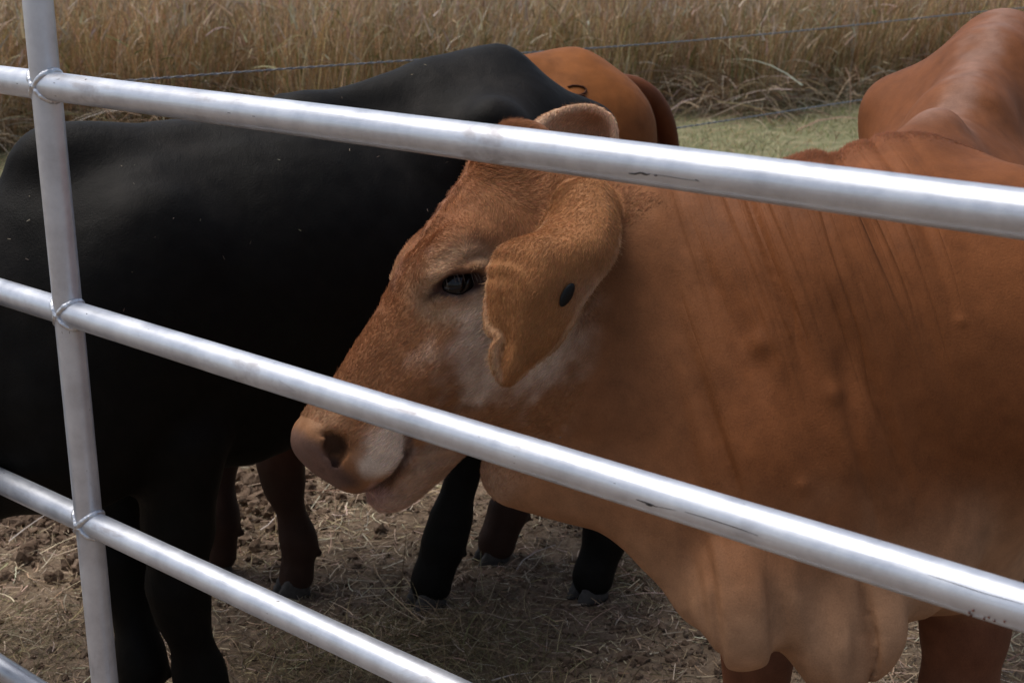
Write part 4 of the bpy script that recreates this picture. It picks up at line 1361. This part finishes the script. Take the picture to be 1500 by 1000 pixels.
    print('near cow', round(time.time() - T0, 1))
near_cow()

# ---- the two animals behind
def far_cow(name, label, origin, back, L, W, Z, feet, headO, headA, mat, colour, res, box, extra=None, hump=1.0, wd=0.0, hook=1.0, fthick=1.0, pin=-1.33, elbow=.03, sk=.09):
    F = Field()
    o, f, l, u = frame(origin, back)
    B = lambda x, y, z: o + f * x * L + l * y * W + u * z * Z
    AX = np.stack([f, l, u])
    body_prims(F, B, AX, L, W, Z, hump, wd, hook, pin, sk)
    if extra: extra(F, B, AX)
    O = B(*headO)
    a = nrm(f * headA[0] + l * headA[1] + u * headA[2]); n = u * .75 + f * .65; n = nrm(n - a * (a @ n)); s = np.cross(a, n)
    if s @ l < 0: s = -s
    H = head_prims(F, O, a, n, s, .98)
    F.flat(B(.05, 0, .96 - wd), H(.08, -.11, 0), .24, .12, l, .62, .08)
    F.flat(B(.22, 0, .72), H(.24, -.20, 0), .15, .07, l, .5, .08)
    for g in (-1, 1):
        rows = []
        for k, q in enumerate(np.linspace(0, 1, 6)):
            c = H(.055, -.055, g * .075) + s * g * (.20 * q - .03 * q * q) - u * (.03 + .17 * q * q)
            w = .052 * math.sin(math.pi * min(1, .22 + .72 * q) ** .8) + .006
            rows.append([c + a * w * v + u * .018 * (1 - v * v) for v in (-1, -.5, 0, .5, 1)])
        R_ = np.array(rows)
        F.sheet(R_, np.full(R_.shape[:2], .0065), .02)
    feet = [np.array([p[0], p[1], float(gz(p[0], p[1]))]) for p in feet]
    hs = [(elbow, .15, .66), (elbow, -.15, .66), (-1.06, .14, .66), (-1.06, -.14, .66)]
    leg_front(F, B(*hs[0]), feet[0], Z, f, .04, l, fthick); leg_front(F, B(*hs[1]), feet[1], Z, f, .04, l, fthick)
    leg_hind(F, B(*hs[2]), feet[2], Z, f, .05, l); leg_hind(F, B(*hs[3]), feet[3], Z, f, .05, l)
    pts = np.array([B(-1.55, .32, 0), B(-1.55, -.32, 0), O + a * .6, O - s * .35, O + s * .35, B(.4, .3, 0), B(.4, -.3, 1.4)] + feet)
    lo = pts.min(0) - .08; hi = pts.max(0) + .08; lo[2] = -.03; hi[2] = 1.50
    V, Q, N = F.grow(lo, hi, res, 1)
    V = V + N * (.005 * fbm(V * 6, 3, 15) + .0012 * fbm(V * 34, 2, 16))[:, None]
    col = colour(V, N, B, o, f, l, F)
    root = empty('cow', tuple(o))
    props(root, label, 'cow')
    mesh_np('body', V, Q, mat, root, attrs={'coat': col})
    for q in feet: hoof(q, f, l, Z, root)
    for g in (-1, 1): ball('eye', H(.207, -.058, g * .0725), np.stack([a, n, s]), .0245, M_EYE, root)
    # tail: dock against the rump, hanging switch
    return root, F, B, (o, f, l, u), V, Q, N, col

def G0(px, py):
    zc = CAMZ / ((py - 500) / FPX * math.cos(PITCH) + math.sin(PITCH))
    return C(px, py, zc)

def tail(root, pts, rad, mat, colr, switch=True):
    pts = np.array(pts, float)
    x = np.linspace(0, len(pts) - 1, 40); i = np.clip(x.astype(int), 0, len(pts) - 2); fr = (x - i)[:, None]
    g = lambda k: pts[np.clip(k, 0, len(pts) - 1)]
    P = .5 * (2 * g(i) + (g(i + 1) - g(i - 1)) * fr + (2 * g(i - 1) - 5 * g(i) + 4 * g(i + 1) - g(i + 2)) * fr ** 2 + (3 * g(i) - g(i - 1) - 3 * g(i + 1) + g(i + 2)) * fr ** 3)
    r = np.interp(x, np.arange(len(rad)), rad)
    V, F, _ = tube(P, r, 16)
    t = mesh_or = quads_to_mesh('tail', V, F, mat, root, {'coat': np.tile(np.array(colr), (len(V), 1)) * (1 + .2 * fbm(V * 30, 2, 4))[:, None]})
    if switch:
        k = 1500
        e = P[-1]; b = P[rng.integers(30, 40, k)] + rng.normal(0, .006, (k, 3))
        D = nrm(np.array([0, 0, -1]) + rng.normal(0, .12, (k, 3)))
        hair('tail_switch', b, D, rng.normal(0, 1, (k, 3)), rng.uniform(.15, .32, k), np.clip(np.array([.02, .012, .009]) * rng.uniform(.5, 1.6, (k, 1)), 0, 1), .0007, M_HAIR, t, .02, .05)

def black_colour(P, N, B, o, f, l, F):
    n1 = fbm(P * 3.2, 4, 5); n2 = fbm(P * 60, 2, 6)
    c = np.array([.0050, .0040, .0029])[None] * (1 + .3 * n2[:, None])
    dust_sheen = sstep(.10, .75, n1 + .55 * fbm(P * [9, 9, 3], 3, 7)) * sstep(.75, 1.1, P[:, 2])  # dust patches on the upper coat, with the back's grey sheen painted in
    c = c * (1 - .6 * dust_sheen[:, None]) + np.array([.026, .0215, .018])[None] * (.6 * dust_sheen[:, None])
    # dry straw chaff caught on the back
    return np.clip(c, .002, 1)

def chest_colour(P, N, B, o, f, l, F):
    n1 = fbm(P * 5, 4, 25); n2 = fbm(P * 50, 2, 26)
    c = np.array([.200, .068, .017])[None] * (1 + .22 * n1[:, None] + .15 * n2[:, None])
    z = P[:, 2]; x = (P - o) @ f
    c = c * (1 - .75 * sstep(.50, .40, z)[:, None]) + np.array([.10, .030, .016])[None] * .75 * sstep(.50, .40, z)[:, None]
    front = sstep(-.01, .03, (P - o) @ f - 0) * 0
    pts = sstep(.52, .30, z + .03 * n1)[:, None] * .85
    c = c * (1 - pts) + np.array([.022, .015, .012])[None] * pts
    return np.clip(c, .003, 1)

fb = [G0(292, 1085)[:2], G0(207, 1062)[:2], G0(868, 876)[:2], G0(632, 886)[:2]]
rb = far_cow('cow', 'black cow standing between the red-brown cows, body filling the left of the photo',
             (-.79, 2.49), (.81, .58), .83, .98, 1.0, fb, (.62, 0, .80), (.45, 0, -.88), M_BLACK, black_colour, .010, None,
             hump=.7, wd=.045, hook=.95, sk=.045, fthick=1.08, elbow=-.11,
             extra=lambda F, B, AX: (F.ell(B(-.95, 0, 1.155), AX, (.22, .15, .122), .08), F.cone(B(-.52, -.02, 1.245), B(-.50, -.02, 1.262), .022, .012, .02)))
ff = [G0(435, 868)[:2], G0(322, 838)[:2], G0(728, 820)[:2], np.array([.36, 3.92])]
def far_extra(F, B, AX):
    F.ell(B(-1.14, 0, 1.12), AX, (.17, .18, .18), .08)
rf = far_cow('cow', 'chestnut cow farthest away behind the black cow, rump and tail to the right',
             (-.70, 3.22), (.887, .46), .86, .98, .95, ff, (.50, 0, 1.02), (.75, 0, -.66), M_FAR, chest_colour, .010, None, extra=far_extra, hump=.6, wd=.10, fthick=1.0, elbow=-.10, hook=.7, pin=-1.22)
def finish_far():
    root, F, B, (o, f, l, u), V, Q, N, col = rf
    tail(root, [B(-1.18, 0, 1.245), B(-1.36, .0, 1.225), B(-1.46, .0, 1.14), B(-1.50, .0, 1.0), B(-1.51, .0, .80), B(-1.50, .0, .55)],
         [.040, .040, .034, .028, .022, .012], M_FAR, (.115, .036, .012))
    # brand of darker, rubbed hair: two joined loops
    c0 = C(847, 134, 3.62)
    ex, ez = CR, -CD
    def bend(pts):
        P = np.array([C(x, y, 3.62) for x, y in pts])
        x = np.linspace(0, len(P) - 1, 60); i = np.clip(x.astype(int), 0, len(P) - 2); fr = (x - i)[:, None]
        P = P[i] * (1 - fr) + P[i + 1] * fr
        e = np.array([0, 0, CAMZ]); D = nrm(P - e); T_ = np.linalg.norm(P - e, axis=1) - .8
        for _ in range(60): T_ = T_ + np.clip(F.ev(e + D * T_[:, None]), -.05, .05) * .8
        P = e + D * T_[:, None]
        return P + nrm(F.grad(P)) * .001
    A = [(832, 128), (838, 126), (846, 126), (855, 128), (859, 132), (856, 137), (848, 140), (840, 139)]
    A2 = [(848, 140), (856, 141), (860, 146), (857, 151), (848, 152), (842, 149)]
    Vs, Fs = [], []; off = 0
    for a_ in (A, A2):
        Vv, Ff, _ = tube(bend(a_), .0027, 8, cap=False)
        Vs.append(Vv); Fs.append(Ff + off); off += len(Vv)
    VV = np.concatenate(Vs)
    mesh_np('brand_mark', VV, np.concatenate(Fs), M_FAR, root, attrs={'coat': np.tile(np.array([.060, .020, .008]), (len(VV), 1))})
finish_far()
def finish_black():
    root, F, B, (o, f, l, u), V, Q, N, col = rb
    tail(root, [B(-1.32, 0, 1.18), B(-1.43, 0, 1.12), B(-1.47, 0, .95), B(-1.46, 0, .7), B(-1.45, 0, .5)], [.036, .034, .028, .02, .012], M_BLACK, (.009, .008, .008))
    # chaff caught in the coat
    m = np.nonzero((V[:, 2] > .95) & (N[:, 2] > -.1) & (N @ CF < .2))[0]
    k = 70
    i = m[rng.integers(0, len(m), k)]
    r_ = rng.normal(size=(k, 3)); D = nrm(r_ - N[i] * (r_ * N[i]).sum(1, keepdims=True))
    Vv, Ff, Cc = ribbons(V[i] + N[i] * .0012, D, rng.uniform(.002, .007, k), rng.uniform(.0008, .0016, k), N[i] * .1, 2, palette(k, [(.26, .21, .15), (.15, .12, .085)], [1, 2]), nrm(np.cross(D, N[i])), .6)
    props(mesh_np('chaff', Vv, Ff, M_STRAW, root, smooth=False, attrs={'tint': Cc}), kind='stuff')
finish_black()
print('all', round(time.time() - T0, 1))
